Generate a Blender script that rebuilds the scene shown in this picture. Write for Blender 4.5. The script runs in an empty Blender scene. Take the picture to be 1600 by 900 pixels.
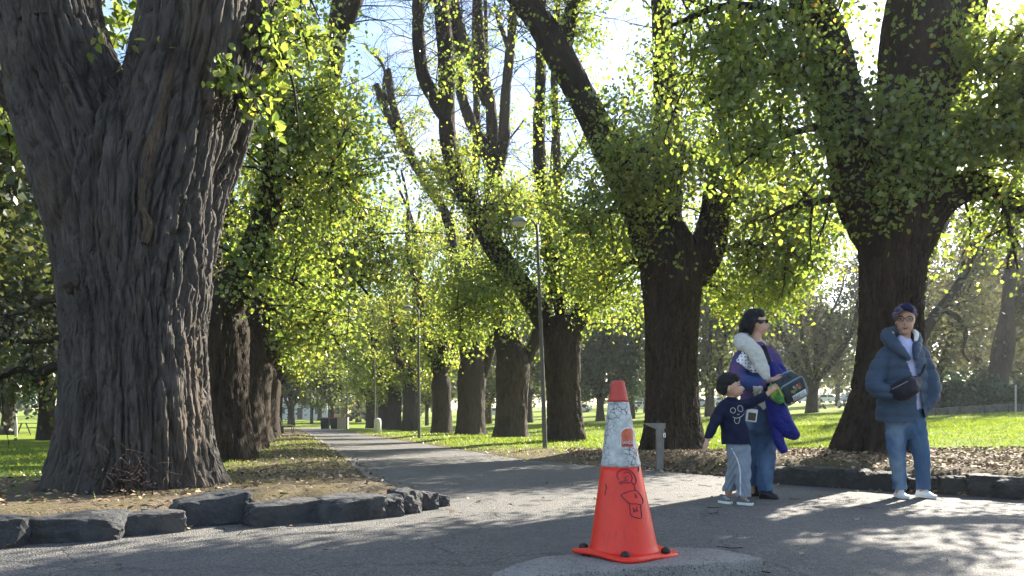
import bpy, bmesh, math, random
import numpy as np
from mathutils import Vector, Matrix

R = math.radians
sc = bpy.context.scene
col = sc.collection
CAM_H, FPX, HY = 0.74, 1155.6, 648.0

# ------------------------------------------------------------------ camera
cam = bpy.data.cameras.new('camera')
cam.lens = 26.0
cam.sensor_width = 36.0
cam.shift_y = (HY - 450.0) / 1600.0
cam.clip_start = 0.05
cam.clip_end = 3000.0
camo = bpy.data.objects.new('camera', cam)
col.objects.link(camo)
camo.location = (0, 0, CAM_H)
camo.rotation_euler = (R(90), 0, 0)
sc.camera = camo

# ------------------------------------------------------------------ sky, sun, exposure
SUN_AZ, SUN_EL = 42.0, 30.0            # degrees to the right of the view direction, above the horizon
SUN_DIR = Vector((math.sin(R(SUN_AZ)) * math.cos(R(SUN_EL)), math.cos(R(SUN_AZ)) * math.cos(R(SUN_EL)), math.sin(R(SUN_EL))))
world = bpy.data.worlds.new('World')
sc.world = world
world.use_nodes = True
wt = world.node_tree
bg = wt.nodes['Background']
sky = wt.nodes.new('ShaderNodeTexSky')
sky.sky_type = 'NISHITA'
sky.sun_disc = False
sky.sun_elevation = R(SUN_EL)
sky.sun_rotation = R(SUN_AZ)
sky.air_density = 1.0
sky.dust_density = 0.8
sky.ozone_density = 1.6
wtc = wt.nodes.new('ShaderNodeTexCoord')
wmap = wt.nodes.new('ShaderNodeMapping')
wmap.inputs['Scale'].default_value = (1.0, 1.0, 2.6)
wt.links.new(wtc.outputs['Generated'], wmap.inputs['Vector'])
wn = wt.nodes.new('ShaderNodeTexNoise')
wn.inputs['Scale'].default_value = 2.3
wn.inputs['Detail'].default_value = 7.0
wn.inputs['Roughness'].default_value = 0.58
wt.links.new(wmap.outputs[0], wn.inputs['Vector'])
wr = wt.nodes.new('ShaderNodeMapRange')
wr.inputs['From Min'].default_value = 0.51
wr.inputs['From Max'].default_value = 0.67
wr.interpolation_type = 'SMOOTHSTEP'
wt.links.new(wn.outputs['Fac'], wr.inputs['Value'])
wmx = wt.nodes.new('ShaderNodeMix')
wmx.data_type = 'RGBA'
wt.links.new(wr.outputs[0], wmx.inputs['Factor'])
wt.links.new(sky.outputs[0], wmx.inputs['A'])
wmx.inputs['B'].default_value = (3.7, 3.85, 4.1, 1)
wt.links.new(wmx.outputs['Result'], bg.inputs['Color'])
bg.inputs['Strength'].default_value = 0.075

sun = bpy.data.lights.new('sun', 'SUN')
sun.energy = 5.0
sun.angle = R(0.53)
sun.color = (1.0, 0.93, 0.80)
suno = bpy.data.objects.new('sun', sun)
col.objects.link(suno)
suno.rotation_euler = SUN_DIR.to_track_quat('Z', 'Y').to_euler()
suno.location = (20, 20, 30)

sc.view_settings.view_transform = 'Standard'
sc.view_settings.look = 'None'
sc.view_settings.gamma = 1.0
sc.view_settings.use_curve_mapping = False
sc.view_settings.exposure = 2.2
sc.render.engine = 'CYCLES'
cy = sc.cycles
cy.use_denoising = True
cy.max_bounces = 9
cy.diffuse_bounces = 6
cy.glossy_bounces = 2
cy.transmission_bounces = 5
cy.transparent_max_bounces = 6
cy.volume_bounces = 0
cy.sample_clamp_indirect = 6.0
cy.caustics_reflective = False
cy.caustics_refractive = False

# ------------------------------------------------------------------ small helpers
def P(px, py, Y):
    "the point at depth Y metres that the photograph shows at pixel (px, py)"
    return np.array([(px - 800.0) / FPX * Y, Y, CAM_H - (py - HY) / FPX * Y])

def sstep(a, b, x):
    t = np.clip((np.asarray(x, float) - a) / (b - a), 0, 1)
    return t * t * (3 - 2 * t)

def hsh(i, j, k):
    h = np.sin(i * 127.1 + j * 311.7 + k * 74.7) * 43758.5453
    return h - np.floor(h)

def vnoise(x, y, k=0.0):
    "smooth value noise, 0..1"
    x = np.asarray(x, float); y = np.asarray(y, float)
    ix, iy = np.floor(x), np.floor(y)
    fx, fy = x - ix, y - iy
    fx = fx * fx * (3 - 2 * fx); fy = fy * fy * (3 - 2 * fy)
    return ((hsh(ix, iy, k) * (1 - fx) + hsh(ix + 1, iy, k) * fx) * (1 - fy)
            + (hsh(ix, iy + 1, k) * (1 - fx) + hsh(ix + 1, iy + 1, k) * fx) * fy)

def worley(x, y, k=0.0):
    ix, iy = np.floor(x), np.floor(y)
    f1 = np.full(x.shape, 9.0); f2 = np.full(x.shape, 9.0); cid = np.zeros(x.shape)
    for a in (-1, 0, 1):
        for b in (-1, 0, 1):
            cx, cy_ = ix + a, iy + b
            px = cx + 0.15 + 0.7 * hsh(cx, cy_, k)
            py = cy_ + 0.1 + 0.8 * hsh(cx, cy_, k + 3.3)
            d = np.hypot(px - x, py - y)
            closer = d < f1
            f2 = np.where(closer, f1, np.minimum(f2, d))
            cid = np.where(closer, hsh(cx, cy_, k + 9.1), cid)
            f1 = np.where(closer, d, f1)
    return f1, f2, cid

def bark_height(u, v, k, w=0.1, l=0.9):
    "long braided ridges with furrows between them, broken across here and there; height 0..1 and a plate number 0..1"
    wu = u + 0.035 * (vnoise(u * 2.5, v * 1.2, k) - 0.5) * 2 + 0.010 * (vnoise(u * 14, v * 9, k + 5) - 0.5) * 2
    wv = v + 0.06 * (vnoise(u * 11, v * 4, k + 6) - 0.5) * 2
    n1 = vnoise(wu / w, wv / l, k + 1) * 0.62 + vnoise(wu / (w * 0.5), wv / (l * 0.42), k + 2) * 0.38
    a = np.clip(np.abs(n1 - 0.5) / 0.085, 0, 1) ** 0.7                  # main furrows
    n2 = vnoise(wu / (w * 0.36) + 7, wv / (l * 0.30), k + 3)
    b = np.clip(np.abs(n2 - 0.5) / 0.16, 0, 1) ** 0.8                  # minor furrows
    f1, f2, cid = worley(wu / (w * 0.6), wv / (l * 0.16), k + 4)
    c = np.clip((f2 - f1) / 0.16, 0, 1) ** 0.7                         # breaks across the ridges
    h = a * (0.40 + 0.42 * b + 0.14 * c * b + 0.14 * cid) + 0.12 * vnoise(u * 40, v * 22, k + 9)
    return h, 0.55 * cid + 0.45 * vnoise(u * 4, v * 1.2, k + 8)

def mesh_np(name, V, F, uv=None, smooth=True, fattr=None, vattr=None):
    V = np.asarray(V, np.float32); F = np.asarray(F, np.int32)
    me = bpy.data.meshes.new(name)
    k = F.shape[1]
    me.vertices.add(len(V)); me.vertices.foreach_set('co', V.ravel())
    me.loops.add(F.size); me.loops.foreach_set('vertex_index', F.ravel())
    me.polygons.add(len(F)); me.polygons.foreach_set('loop_start', np.arange(len(F), dtype=np.int32) * k)
    me.update(calc_edges=True)
    if uv is not None:
        l = me.uv_layers.new(name='uv')
        l.data.foreach_set('uv', np.asarray(uv, np.float32)[F.ravel()].ravel())
    for n, a in (fattr or {}).items():
        at = me.attributes.new(n, 'FLOAT', 'FACE'); at.data.foreach_set('value', np.asarray(a, np.float32))
    for n, a in (vattr or {}).items():
        at = me.attributes.new(n, 'FLOAT', 'POINT'); at.data.foreach_set('value', np.asarray(a, np.float32))
    me.polygons.foreach_set('use_smooth', np.full(len(F), smooth))
    me.update()
    return me

def mesh_py(name, verts, faces, smooth=False):
    me = bpy.data.meshes.new(name)
    me.from_pydata([tuple(v) for v in verts], [], [tuple(f) for f in faces])
    if smooth: me.shade_smooth()
    me.update()
    return me

def wmat(o):
    b = Matrix.LocRotScale(o.location, o.rotation_euler, o.scale)
    return b if o.parent is None else wmat(o.parent) @ o.matrix_parent_inverse @ b

def link(name, me, mat=None, parent=None):
    o = bpy.data.objects.new(name, me)
    col.objects.link(o)
    if mat is not None and me is not None and len(me.materials) == 0:
        me.materials.append(mat)
    if parent is not None:
        o.parent = parent
        o.matrix_parent_inverse = wmat(parent).inverted()
    return o

def tag(o, label=None, cat=None, group=None, kind=None):
    if label: o['label'] = label
    if cat: o['category'] = cat
    if group: o['group'] = group
    if kind: o['kind'] = kind
    return o

def thing(name, label, cat, loc, group=None):
    o = bpy.data.objects.new(name, None)
    o.empty_display_size = 0.2
    col.objects.link(o)
    o.location = tuple(float(c) for c in loc)
    return tag(o, label, cat, group)

def resample(path, step):
    "smooth curve through the rows of PATH (x, y, z, r, ...), resampled every STEP metres"
    A = np.asarray(path, float)
    if len(A) == 2:
        A = np.vstack([A[0], A.mean(0), A[1]])
    d = np.linalg.norm(np.diff(A[:, :3], axis=0), axis=1)
    t = np.concatenate([[0], np.cumsum(np.maximum(d, 1e-6))])
    m = np.gradient(A, t, axis=0)
    n = max(3, int(round(t[-1] / step)) + 1)
    tt = np.linspace(0, t[-1], n)
    i = np.clip(np.searchsorted(t, tt, side='right') - 1, 0, len(t) - 2)
    h = (t[i + 1] - t[i])[:, None]
    s = ((tt - t[i])[:, None]) / h
    return ((2 * s**3 - 3 * s**2 + 1) * A[i] + (s**3 - 2 * s**2 + s) * h * m[i]
            + (-2 * s**3 + 3 * s**2) * A[i + 1] + (s**3 - s**2) * h * m[i + 1])

def frames(C, ref=(0, 1, 0)):
    T = np.gradient(C, axis=0)
    T /= np.linalg.norm(T, axis=1)[:, None] + 1e-12
    n = np.array(ref, float)
    if abs(T[0] @ n) > 0.92: n = np.array([1.0, 0, 0.01])
    N = np.zeros_like(C)
    for i in range(len(C)):
        n = n - T[i] * (n @ T[i])
        n /= np.linalg.norm(n) + 1e-12
        N[i] = n
    return T, N, np.cross(T, N)

def grid_faces(nr, nc):
    a = (np.arange(nr - 1)[:, None] * nc + np.arange(nc - 1)[None, :]).ravel()
    return np.stack([a, a + 1, a + nc + 1, a + nc], 1)

class Acc:
    "collects vertex and face arrays (all faces with the same number of corners)"
    def __init__(self): self.V, self.F, self.U, self.A, self.n = [], [], [], [], 0
    def add(self, V, F, U=None):
        self.V.append(V); self.F.append(F + self.n); self.n += len(V)
        if U is not None: self.U.append(U); self.A.append(LAST_PLATE)
    def mesh(self, name, **kw):
        return mesh_np(name, np.vstack(self.V), np.vstack(self.F), uv=np.vstack(self.U) if self.U else None, vattr={'plate': np.concatenate(self.A)} if self.U else None, **kw)

def tube(path, nu, step, k=0.0, bark=0.0, flare=0.0, flare_h=0.4, lobes=5, lump=0.05, w=0.075, l=0.34, ell=1.0, base_z=None):
    global LAST_PLATE
    A = resample(path, step)
    C, r = A[:, :3], np.maximum(A[:, 3], 0.002)
    T, N, B = frames(C)
    th = np.linspace(0, 2 * math.pi, nu + 1)
    v = np.concatenate([[0], np.cumsum(np.linalg.norm(np.diff(C, axis=0), axis=1))])
    TH, VV = np.meshgrid(th, v)
    RR = np.repeat(r[:, None], nu + 1, 1)
    m = 1 + lump * (np.sin(2 * TH + k + VV * 0.8) * 0.6 + np.sin(3 * TH - k * 1.7 + VV * 1.3) * 0.5 + 0.8 * np.sin(VV * 2.1 / max(r[0], .05) * .3 + k))
    if flare:
        z0 = C[0, 2] if base_z is None else base_z
        e = np.exp(-np.maximum(C[:, 2] - z0, 0) / flare_h)[:, None]
        m = m + flare * e * (1 + 0.45 * np.sin(lobes * TH + k * 2.3) + 0.25 * np.sin((lobes + 2) * TH + k))
    RR = RR * m
    U = TH * r.max()
    if bark:
        bh, pid = bark_height(U, VV, k, w, l)
        RR = RR + bark * (bh - 0.55)
        LAST_PLATE = pid.ravel()
    else:
        LAST_PLATE = np.full(RR.size, .5)
    V = C[:, None, :] + RR[..., None] * (np.cos(TH)[..., None] * N[:, None, :] * ell + np.sin(TH)[..., None] * B[:, None, :])
    return V.reshape(-1, 3), grid_faces(len(C), nu + 1), np.stack([U, VV + k * 3.1], -1).reshape(-1, 2)

# ------------------------------------------------------------------ material helpers
def new_mat(name):
    m = bpy.data.materials.new(name)
    m.use_nodes = True
    nt = m.node_tree
    return m, nt, nt.nodes['Principled BSDF']

def N(nt, typ, ins=None, **props):
    n = nt.nodes.new(typ)
    for k, v in props.items(): setattr(n, k, v)
    for k, v in (ins or {}).items():
        if isinstance(v, bpy.types.NodeSocket): nt.links.new(v, n.inputs[k])
        else: n.inputs[k].default_value = v
    return n

def c4(c): return (c[0], c[1], c[2], 1.0)

def noise_fac(nt, vec, scale, detail=4.0, rough=0.55, lo=0.35, hi=0.65, dist=0.0):
    n = N(nt, 'ShaderNodeTexNoise', {'Vector': vec, 'Scale': scale, 'Detail': detail, 'Roughness': rough, 'Distortion': dist})
    r = N(nt, 'ShaderNodeMapRange', {'Value': n.outputs['Fac'], 'From Min': lo, 'From Max': hi})
    return r.outputs[0]

def mixc(nt, fac, a, b, blend='MIX'):
    n = N(nt, 'ShaderNodeMix', data_type='RGBA', blend_type=blend)
    for key, v in (('Factor', fac), ('A', a), ('B', b)):
        s = n.inputs[key]
        if isinstance(v, bpy.types.NodeSocket): nt.links.new(v, s)
        elif key == 'Factor': s.default_value = v
        else: s.default_value = c4(v)
    return n.outputs['Result']

def math_n(nt, op, a, b=0.0, clamp=False):
    n = N(nt, 'ShaderNodeMath', operation=op, use_clamp=clamp)
    for i, v in enumerate((a, b)):
        if isinstance(v, bpy.types.NodeSocket): nt.links.new(v, n.inputs[i])
        else: n.inputs[i].default_value = v
    return n.outputs[0]

def coords(nt, kind='Object', scale=(1, 1, 1)):
    t = N(nt, 'ShaderNodeTexCoord')
    m = N(nt, 'ShaderNodeMapping', {'Vector': t.outputs[kind], 'Scale': scale})
    return m.outputs[0]

def uvcoords(nt, scale=(1, 1, 1)):
    t = N(nt, 'ShaderNodeUVMap', uv_map='uv')
    m = N(nt, 'ShaderNodeMapping', {'Vector': t.outputs[0], 'Scale': scale})
    return m.outputs[0]

def bump(nt, bsdf, height, strength=0.5, dist=0.02):
    b = N(nt, 'ShaderNodeBump', {'Height': height, 'Strength': strength, 'Distance': dist})
    nt.links.new(b.outputs[0], bsdf.inputs['Normal'])

def plain(name, c, rough=0.6, vary=0.18, scale=12.0, bmp=0.0, bscale=60.0, metal=0.0, spec=0.4):
    "one colour, broken up by grain and slight stains"
    m, nt, b = new_mat(name)
    v = coords(nt)
    f = noise_fac(nt, v, scale, 6, 0.6, 0.3, 0.7)
    a = tuple(min(1, x * (1 + vary)) for x in c); d = tuple(x * (1 - vary) for x in c)
    nt.links.new(mixc(nt, f, d, a), b.inputs['Base Color'])
    b.inputs['Roughness'].default_value = rough
    b.inputs['Metallic'].default_value = metal
    b.inputs['Specular IOR Level'].default_value = spec
    if bmp:
        n = N(nt, 'ShaderNodeTexNoise', {'Vector': v, 'Scale': bscale, 'Detail': 5.0})
        bump(nt, b, n.outputs['Fac'], bmp, 0.01)
    return m

def bark_mat(name, dark, light, warm, warm_amt=0.3, bstr=0.7):
    m, nt, b = new_mat(name)
    v = uvcoords(nt, (15, 2.2, 1))
    v2 = uvcoords(nt, (60, 13, 1))
    f0 = noise_fac(nt, v, 1.0, 6, 0.65, 0.32, 0.68, 0.6)
    pa = N(nt, 'ShaderNodeAttribute', attribute_name='plate')
    f = math_n(nt, 'ADD', math_n(nt, 'MULTIPLY', f0, 0.5), math_n(nt, 'MULTIPLY', pa.outputs['Fac'], 0.55), True)
    g = noise_fac(nt, v2, 1.0, 4, 0.6, 0.3, 0.7, 0.3)
    c = mixc(nt, f, dark, light)
    c = mixc(nt, math_n(nt, 'MULTIPLY', g, 0.4), c, tuple(x * 1.4 for x in light))
    o = coords(nt, 'Object', (1, 1, 0.35))
    wf = noise_fac(nt, o, 2.2, 3, 0.5, 0.5, 0.66)
    c = mixc(nt, math_n(nt, 'MULTIPLY', wf, warm_amt), c, warm)
    lf = noise_fac(nt, coords(nt, 'Object', (1, 1, .6)), 7.0, 6, 0.7, 0.60, 0.70)
    c = mixc(nt, math_n(nt, 'MULTIPLY', lf, 0.4), c, tuple(x * 2.1 + y for x, y in zip(light, (0.0, 0.008, 0.0))))
    df = noise_fac(nt, coords(nt, 'Object', (1, 1, .4)), 3.3, 5, 0.6, 0.52, 0.66)
    c = mixc(nt, math_n(nt, 'MULTIPLY', df, 0.55), c, dark)
    nt.links.new(c, b.inputs['Base Color'])
    b.inputs['Roughness'].default_value = 0.92
    b.inputs['Specular IOR Level'].default_value = 0.2
    vo = N(nt, 'ShaderNodeTexVoronoi', {'Vector': uvcoords(nt, (36, 4.5, 1)), 'Scale': 1.0}, feature='DISTANCE_TO_EDGE')
    e = N(nt, 'ShaderNodeMapRange', {'Value': vo.outputs['Distance'], 'From Min': 0.0, 'From Max': 0.22})
    h = math_n(nt, 'ADD', e.outputs[0], math_n(nt, 'MULTIPLY', g, 0.6))
    bump(nt, b, h, bstr, 0.025)
    return m

def leaf_mat(name, dark, mid, light, odd, trans=0.5, tboost=2.2):
    m, nt, b = new_mat(name)
    at = N(nt, 'ShaderNodeAttribute', attribute_name='tint')
    r = N(nt, 'ShaderNodeValToRGB', {'Fac': at.outputs['Fac']})
    e = r.color_ramp.elements
    e[0].position, e[0].color = 0.0, c4(dark)
    e[1].position, e[1].color = 1.0, c4(odd)
    for p, c in ((0.45, mid), (0.88, light), (0.95, light)):
        k = e.new(p); k.color = c4(c)
    d = N(nt, 'ShaderNodeBsdfDiffuse', {'Color': r.outputs[0]})
    tc = mixc(nt, 1.0, r.outputs[0], (tboost * 1.1, tboost, tboost * 0.66), 'MULTIPLY')
    t = N(nt, 'ShaderNodeBsdfTranslucent', {'Color': tc})
    mx = N(nt, 'ShaderNodeMixShader', {'Fac': trans, 1: d.outputs[0], 2: t.outputs[0]})
    g = N(nt, 'ShaderNodeBsdfGlossy', {'Color': (1, 1, 1, 1), 'Roughness': 0.38})
    mx2 = N(nt, 'ShaderNodeMixShader', {'Fac': 0.045, 1: mx.outputs[0], 2: g.outputs[0]})
    nt.links.new(mx2.outputs[0], nt.nodes['Material Output'].inputs['Surface'])
    nt.nodes.remove(b)
    return m

MAT = {}
MAT['bark_big'] = bark_mat('bark_big', (0.017, 0.0155, 0.0140), (0.096, 0.087, 0.078), (0.13, 0.092, 0.060), 0.35, 0.7)
MAT['bark'] = bark_mat('bark', (0.017, 0.0135, 0.0105), (0.062, 0.049, 0.037), (0.085, 0.056, 0.034), 0.3, 0.9)
MAT['bark_grey'] = bark_mat('bark_grey', (0.024, 0.020, 0.016), (0.075, 0.061, 0.048), (0.085, 0.062, 0.043), 0.3, 0.6)
MAT['leaf'] = leaf_mat('leaf', (0.042, 0.078, 0.020), (0.096, 0.140, 0.028), (0.165, 0.188, 0.040), (0.33, 0.22, 0.04), 0.58, 2.8)
MAT['leaf_far'] = leaf_mat('leaf_far', (0.035, 0.058, 0.022), (0.060, 0.085, 0.030), (0.11, 0.115, 0.040), (0.20, 0.13, 0.05), 0.45, 1.9)
MAT['leaf_dull'] = leaf_mat('leaf_dull', (0.050, 0.062, 0.034), (0.086, 0.094, 0.054), (0.128, 0.126, 0.070), (0.17, 0.11, 0.06), 0.4, 1.6)
MAT['conifer'] = leaf_mat('conifer', (0.016, 0.040, 0.020), (0.026, 0.060, 0.026), (0.045, 0.085, 0.030), (0.06, 0.10, 0.035), 0.2, 1.3)

# ------------------------------------------------------------------ terrain
LB = np.array([(-40, 0.6), (-12, 2.7), (-6, 3.55), (-2.93, 4.24), (-2.46, 4.5), (-1.86, 5.13), (-0.98, 5.75), (-0.56, 6.1),
               (-0.90, 6.8), (-1.35, 7.85), (-3.62, 15.5), (-9.3, 34.6), (-22.9, 80.0), (-40, 100)])
RB = np.array([(40, 5.6), (14, 5.8), (8, 6.0), (4.5, 6.5), (3.66, 7.05), (2.95, 8.2), (2.45, 8.95), (1.75, 9.9), (0.25, 12.1),
               (-2.9, 22.4), (-8.3, 40.5), (-20.1, 80.0), (-22, 100)])

def bounds_x(y):
    xl = np.interp(y, LB[:, 1], LB[:, 0], left=-40)
    xr = np.interp(y, RB[:, 1], RB[:, 0], left=40)
    return xl, xr

def seg_dist(x, y, poly):
    best = np.full(x.shape, 1e9)
    for (ax, ay), (bx, by) in zip(poly[:-1], poly[1:]):
        dx, dy = bx - ax, by - ay
        t = np.clip(((x - ax) * dx + (y - ay) * dy) / (dx * dx + dy * dy), 0, 1)
        best = np.minimum(best, np.hypot(x - ax - t * dx, y - ay - t * dy))
    return best

def path_z(y):
    y = np.asarray(y, float)
    a = -0.011 * np.clip(y - 12, 0, 68)
    b = 0.0125 * np.clip(y - 84, 0, 400)
    return a + b - 0.03 * sstep(9, 14, y) * 0

def ground_z(x, y):
    x = np.asarray(x, float); y = np.asarray(y, float)
    xl, xr = bounds_x(y)
    inside = (x > xl) & (x < xr) & (y < 81.5)
    right = x >= 0.5 * (xl + xr)
    d = np.where(inside, 0, np.minimum(seg_dist(x, y, LB), seg_dist(x, y, RB)))
    d = np.where(y > 81.5, np.maximum(d, y - 81.5), d)
    s = np.where(right, x - xr, 0)
    z = path_z(y)
    # right: raised bed near the crossing, lawn rising to the right
    bed = 0.22 * sstep(0.05, 0.35, d) + 0.10 * sstep(0.5, 3.0, d)
    bw = (1 - sstep(9.0, 13.0, y)) * sstep(0.3, 2.6, x)
    rgt = bed * bw + (1 - bw) * 0.07 * sstep(0.0, 1.2, d) + 0.046 * np.clip(s - 5, 0, 62) * sstep(4, 12, s)
    # left: low bed behind the stones, then falling slightly
    bedl = 0.15 * sstep(0.05, 0.4, d)
    lw = 1 - sstep(6.2, 9.5, y)
    lft = bedl * lw + (1 - lw) * (0.03 * sstep(0, .5, d) - 0.17 * sstep(0.8, 3.2, d) * sstep(9, 15, y) * (1 - sstep(60, 90, y)))
    n = (vnoise(x * 0.35, y * 0.35, 1) - 0.5) * 0.06 + (vnoise(x * 1.7, y * 1.7, 2) - 0.5) * 0.03 + (vnoise(x * 5, y * 5, 4) - 0.5) * 0.015
    z = z + np.where(right, rgt, lft) + n * sstep(0.1, 0.8, d)
    return np.where(inside, path_z(y), z), d, inside

def axis(lo, a, b, hi, step, grow):
    mid = np.arange(a, b + 1e-6, step)
    up, s = [b], step
    while up[-1] < hi:
        s *= grow; up.append(up[-1] + s)
    dn, s = [a], step
    while dn[-1] > lo:
        s *= grow; dn.append(dn[-1] - s)
    return np.concatenate([dn[:0:-1], mid, up[1:]])

def build_ground():
    xs = axis(-330, -9, 10, 330, 0.16, 1.06)
    ys = axis(-12, 3.4, 15, 400, 0.16, 1.05)
    X, Y = np.meshgrid(xs, ys)
    Z, d, ins = ground_z(X, Y)
    Z = np.where(ins, Z - 0.10, Z)
    # litter: leaf mulch near the tree rows and kerbs; 1 = brown, 0 = lawn
    xl, xr = bounds_x(Y)
    right = X >= 0.5 * (xl + xr)
    lit_r = (1 - sstep(2.6, 5.6, d + 1.2 * (vnoise(X * .8, Y * .8, 7) - .5))) * (1 - 0.62 * sstep(12, 19, Y))
    lit_r = np.maximum(lit_r, (1 - sstep(.15, .6, d)) * .8)
    lit_l = 0.9 * (1 - sstep(0.5, 1.9, d)) * (1 - 0.3 * sstep(8, 14, Y)) + 0.55 * (1 - sstep(3.0, 6.0, d)) * (1 - .35 * sstep(20, 60, Y))
    lit_l = np.where((Y < 8) & (d < 4.0), np.maximum(lit_l, 1 - sstep(2.4, 4.0, d)), lit_l)
    lit = np.clip(np.where(right, lit_r, lit_l), 0, 1)
    V = np.stack([X, Y, Z], -1).reshape(-1, 3)
    me = mesh_np('ground', V, grid_faces(len(ys), len(xs)), vattr={'litter': lit.ravel()})
    m, nt, b = new_mat('ground_lawn')
    v = coords(nt)
    at = N(nt, 'ShaderNodeAttribute', attribute_name='litter')
    edge = noise_fac(nt, v, 3.0, 6, 0.65, 0.2, 0.8)
    f = N(nt, 'ShaderNodeMapRange', {'Value': math_n(nt, 'ADD', at.outputs['Fac'], math_n(nt, 'MULTIPLY', math_n(nt, 'SUBTRACT', edge, 0.5), 0.7)), 'From Min': 0.35, 'From Max': 0.7})
    g1 = mixc(nt, noise_fac(nt, v, 0.5, 6, 0.6), (0.105, 0.172, 0.010), (0.175, 0.228, 0.016))
    g2 = mixc(nt, noise_fac(nt, v, 26.0, 4, 0.7, 0.3, 0.7), g1, (0.175, 0.225, 0.035))
    g3 = mixc(nt, math_n(nt, 'MULTIPLY', noise_fac(nt, v, 1.7, 5, 0.7, 0.52, 0.7), 0.5), g2, (0.20, 0.17, 0.06))
    l1 = mixc(nt, noise_fac(nt, v, 28.0, 5, 0.7, 0.38, 0.62), (0.075, 0.056, 0.040), (0.26, 0.21, 0.15))
    l2 = mixc(nt, noise_fac(nt, v, 2.0, 4, 0.6, 0.4, 0.66), l1, (0.15, 0.125, 0.065))
    nt.links.new(mixc(nt, f.outputs[0], g3, l2), b.inputs['Base Color'])
    b.inputs['Roughness'].default_value = 0.95
    b.inputs['Specular IOR Level'].default_value = 0.1
    n = N(nt, 'ShaderNodeTexNoise', {'Vector': v, 'Scale': 35.0, 'Detail': 6.0, 'Roughness': 0.7})
    bump(nt, b, n.outputs['Fac'], 0.9, 0.04)
    tag(link('ground', me, m), kind='structure')

def build_path():
    ys = np.concatenate([np.arange(-12, 3, 0.5), np.arange(3, 13, 0.08), np.geomspace(13, 81.5, 120)])
    u = np.linspace(0, 1, 90)
    xl, xr = bounds_x(ys)
    u2 = 0.5 + (u - 0.5) * (0.35 + 0.65 * np.abs(2 * u - 1) ** 1.5)
    X = xl[:, None] + (xr - xl)[:, None] * u2[None, :]
    Y = np.repeat(ys[:, None], len(u), 1)
    Z = path_z(Y) + (vnoise(X * .6, Y * .6, 3) - .5) * 0.012 + (vnoise(X * 3, Y * 3, 5) - .5) * 0.006
    me = mesh_np('path', np.stack([X, Y, Z], -1).reshape(-1, 3), grid_faces(len(ys), len(u)))
    m, nt, b = new_mat('asphalt')
    v = coords(nt)
    sp = N(nt, 'ShaderNodeTexVoronoi', {'Vector': v, 'Scale': 95.0})
    hs = N(nt, 'ShaderNodeSeparateColor', {'Color': sp.outputs['Color']})
    st = N(nt, 'ShaderNodeMapRange', {'Value': hs.outputs[0], 'From Min': 0.45, 'From Max': 1.0})
    base = mixc(nt, noise_fac(nt, v, 0.7, 7, 0.6, 0.32, 0.68), (0.105, 0.099, 0.092), (0.170, 0.158, 0.142))
    c = mixc(nt, math_n(nt, 'MULTIPLY', st.outputs[0], 0.85), base, (0.29, 0.28, 0.26))
    c = mixc(nt, noise_fac(nt, v, 160.0, 2, 0.5, 0.52, 0.62), c, (0.035, 0.034, 0.034))
    # dust and ground-in leaf along the edges
    c = mixc(nt, math_n(nt, 'MULTIPLY', noise_fac(nt, v, 1.3, 6, 0.7, 0.54, 0.72), 0.5), c, (0.17, 0.145, 0.11))
    wv = N(nt, 'ShaderNodeTexVoronoi', {'Vector': N(nt, 'ShaderNodeVectorMath', {0: v, 1: N(nt, 'ShaderNodeTexNoise', {'Vector': v, 'Scale': 1.6, 'Detail': 5.0}).outputs['Color']}, operation='ADD').outputs[0], 'Scale': 0.42}, feature='DISTANCE_TO_EDGE')
    ck = N(nt, 'ShaderNodeMapRange', {'Value': wv.outputs['Distance'], 'From Min': 0.0, 'From Max': 0.007, 'To Min': 0.4, 'To Max': 0.0})
    c = mixc(nt, math_n(nt, 'MULTIPLY', noise_fac(nt, v, 0.35, 5, 0.6, 0.45, 0.60), 0.55), c, (0.085, 0.083, 0.082))
    c = mixc(nt, math_n(nt, 'MULTIPLY', noise_fac(nt, v, 4.5, 6, 0.7, 0.50, 0.66), 0.35), c, (0.20, 0.185, 0.16))
    c = mixc(nt, ck.outputs[0], c, (0.028, 0.027, 0.026))
    nt.links.new(c, b.inputs['Base Color'])
    b.inputs['Roughness'].default_value = 0.8
    b.inputs['Specular IOR Level'].default_value = 0.3
    h = math_n(nt, 'SUBTRACT', math_n(nt, 'MULTIPLY', sp.outputs['Distance'], -1.0), math_n(nt, 'MULTIPLY', ck.outputs[0], 2.0))
    bump(nt, b, h, 0.8, 0.012)
    tag(link('path', me, m), kind='structure')

def build_edging():
    "thin pale concrete edging along the path's left side"
    ys = np.concatenate([np.arange(7.6, 20, 0.25), np.geomspace(20, 80, 60)])
    xl, _ = bounds_x(ys)
    xl = xl + (vnoise(ys * 1.5, ys * 0, 3) - .5) * 0.07
    prof = [(-0.10, -0.08), (-0.10, 0.015), (-0.085, 0.02), (0.0, 0.018), (0.012, 0.012), (0.012, -0.06)]
    X = np.stack([xl + a for a, _ in prof], 1); Zp = np.stack([path_z(ys) + h + (vnoise(ys * 2, ys * 0, 9) - .5) * .02 for _, h in prof], 1)
    me = mesh_np('path_edging', np.stack([X, np.repeat(ys[:, None], len(prof), 1), Zp], -1).reshape(-1, 3), grid_faces(len(ys), len(prof)), smooth=False)
    tag(link('path_edging', me, plain('old_edging', (0.17, 0.155, 0.13), 0.9, 0.35, 6, 0.5)), kind='structure')

build_ground()
build_path()
build_edging()
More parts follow.
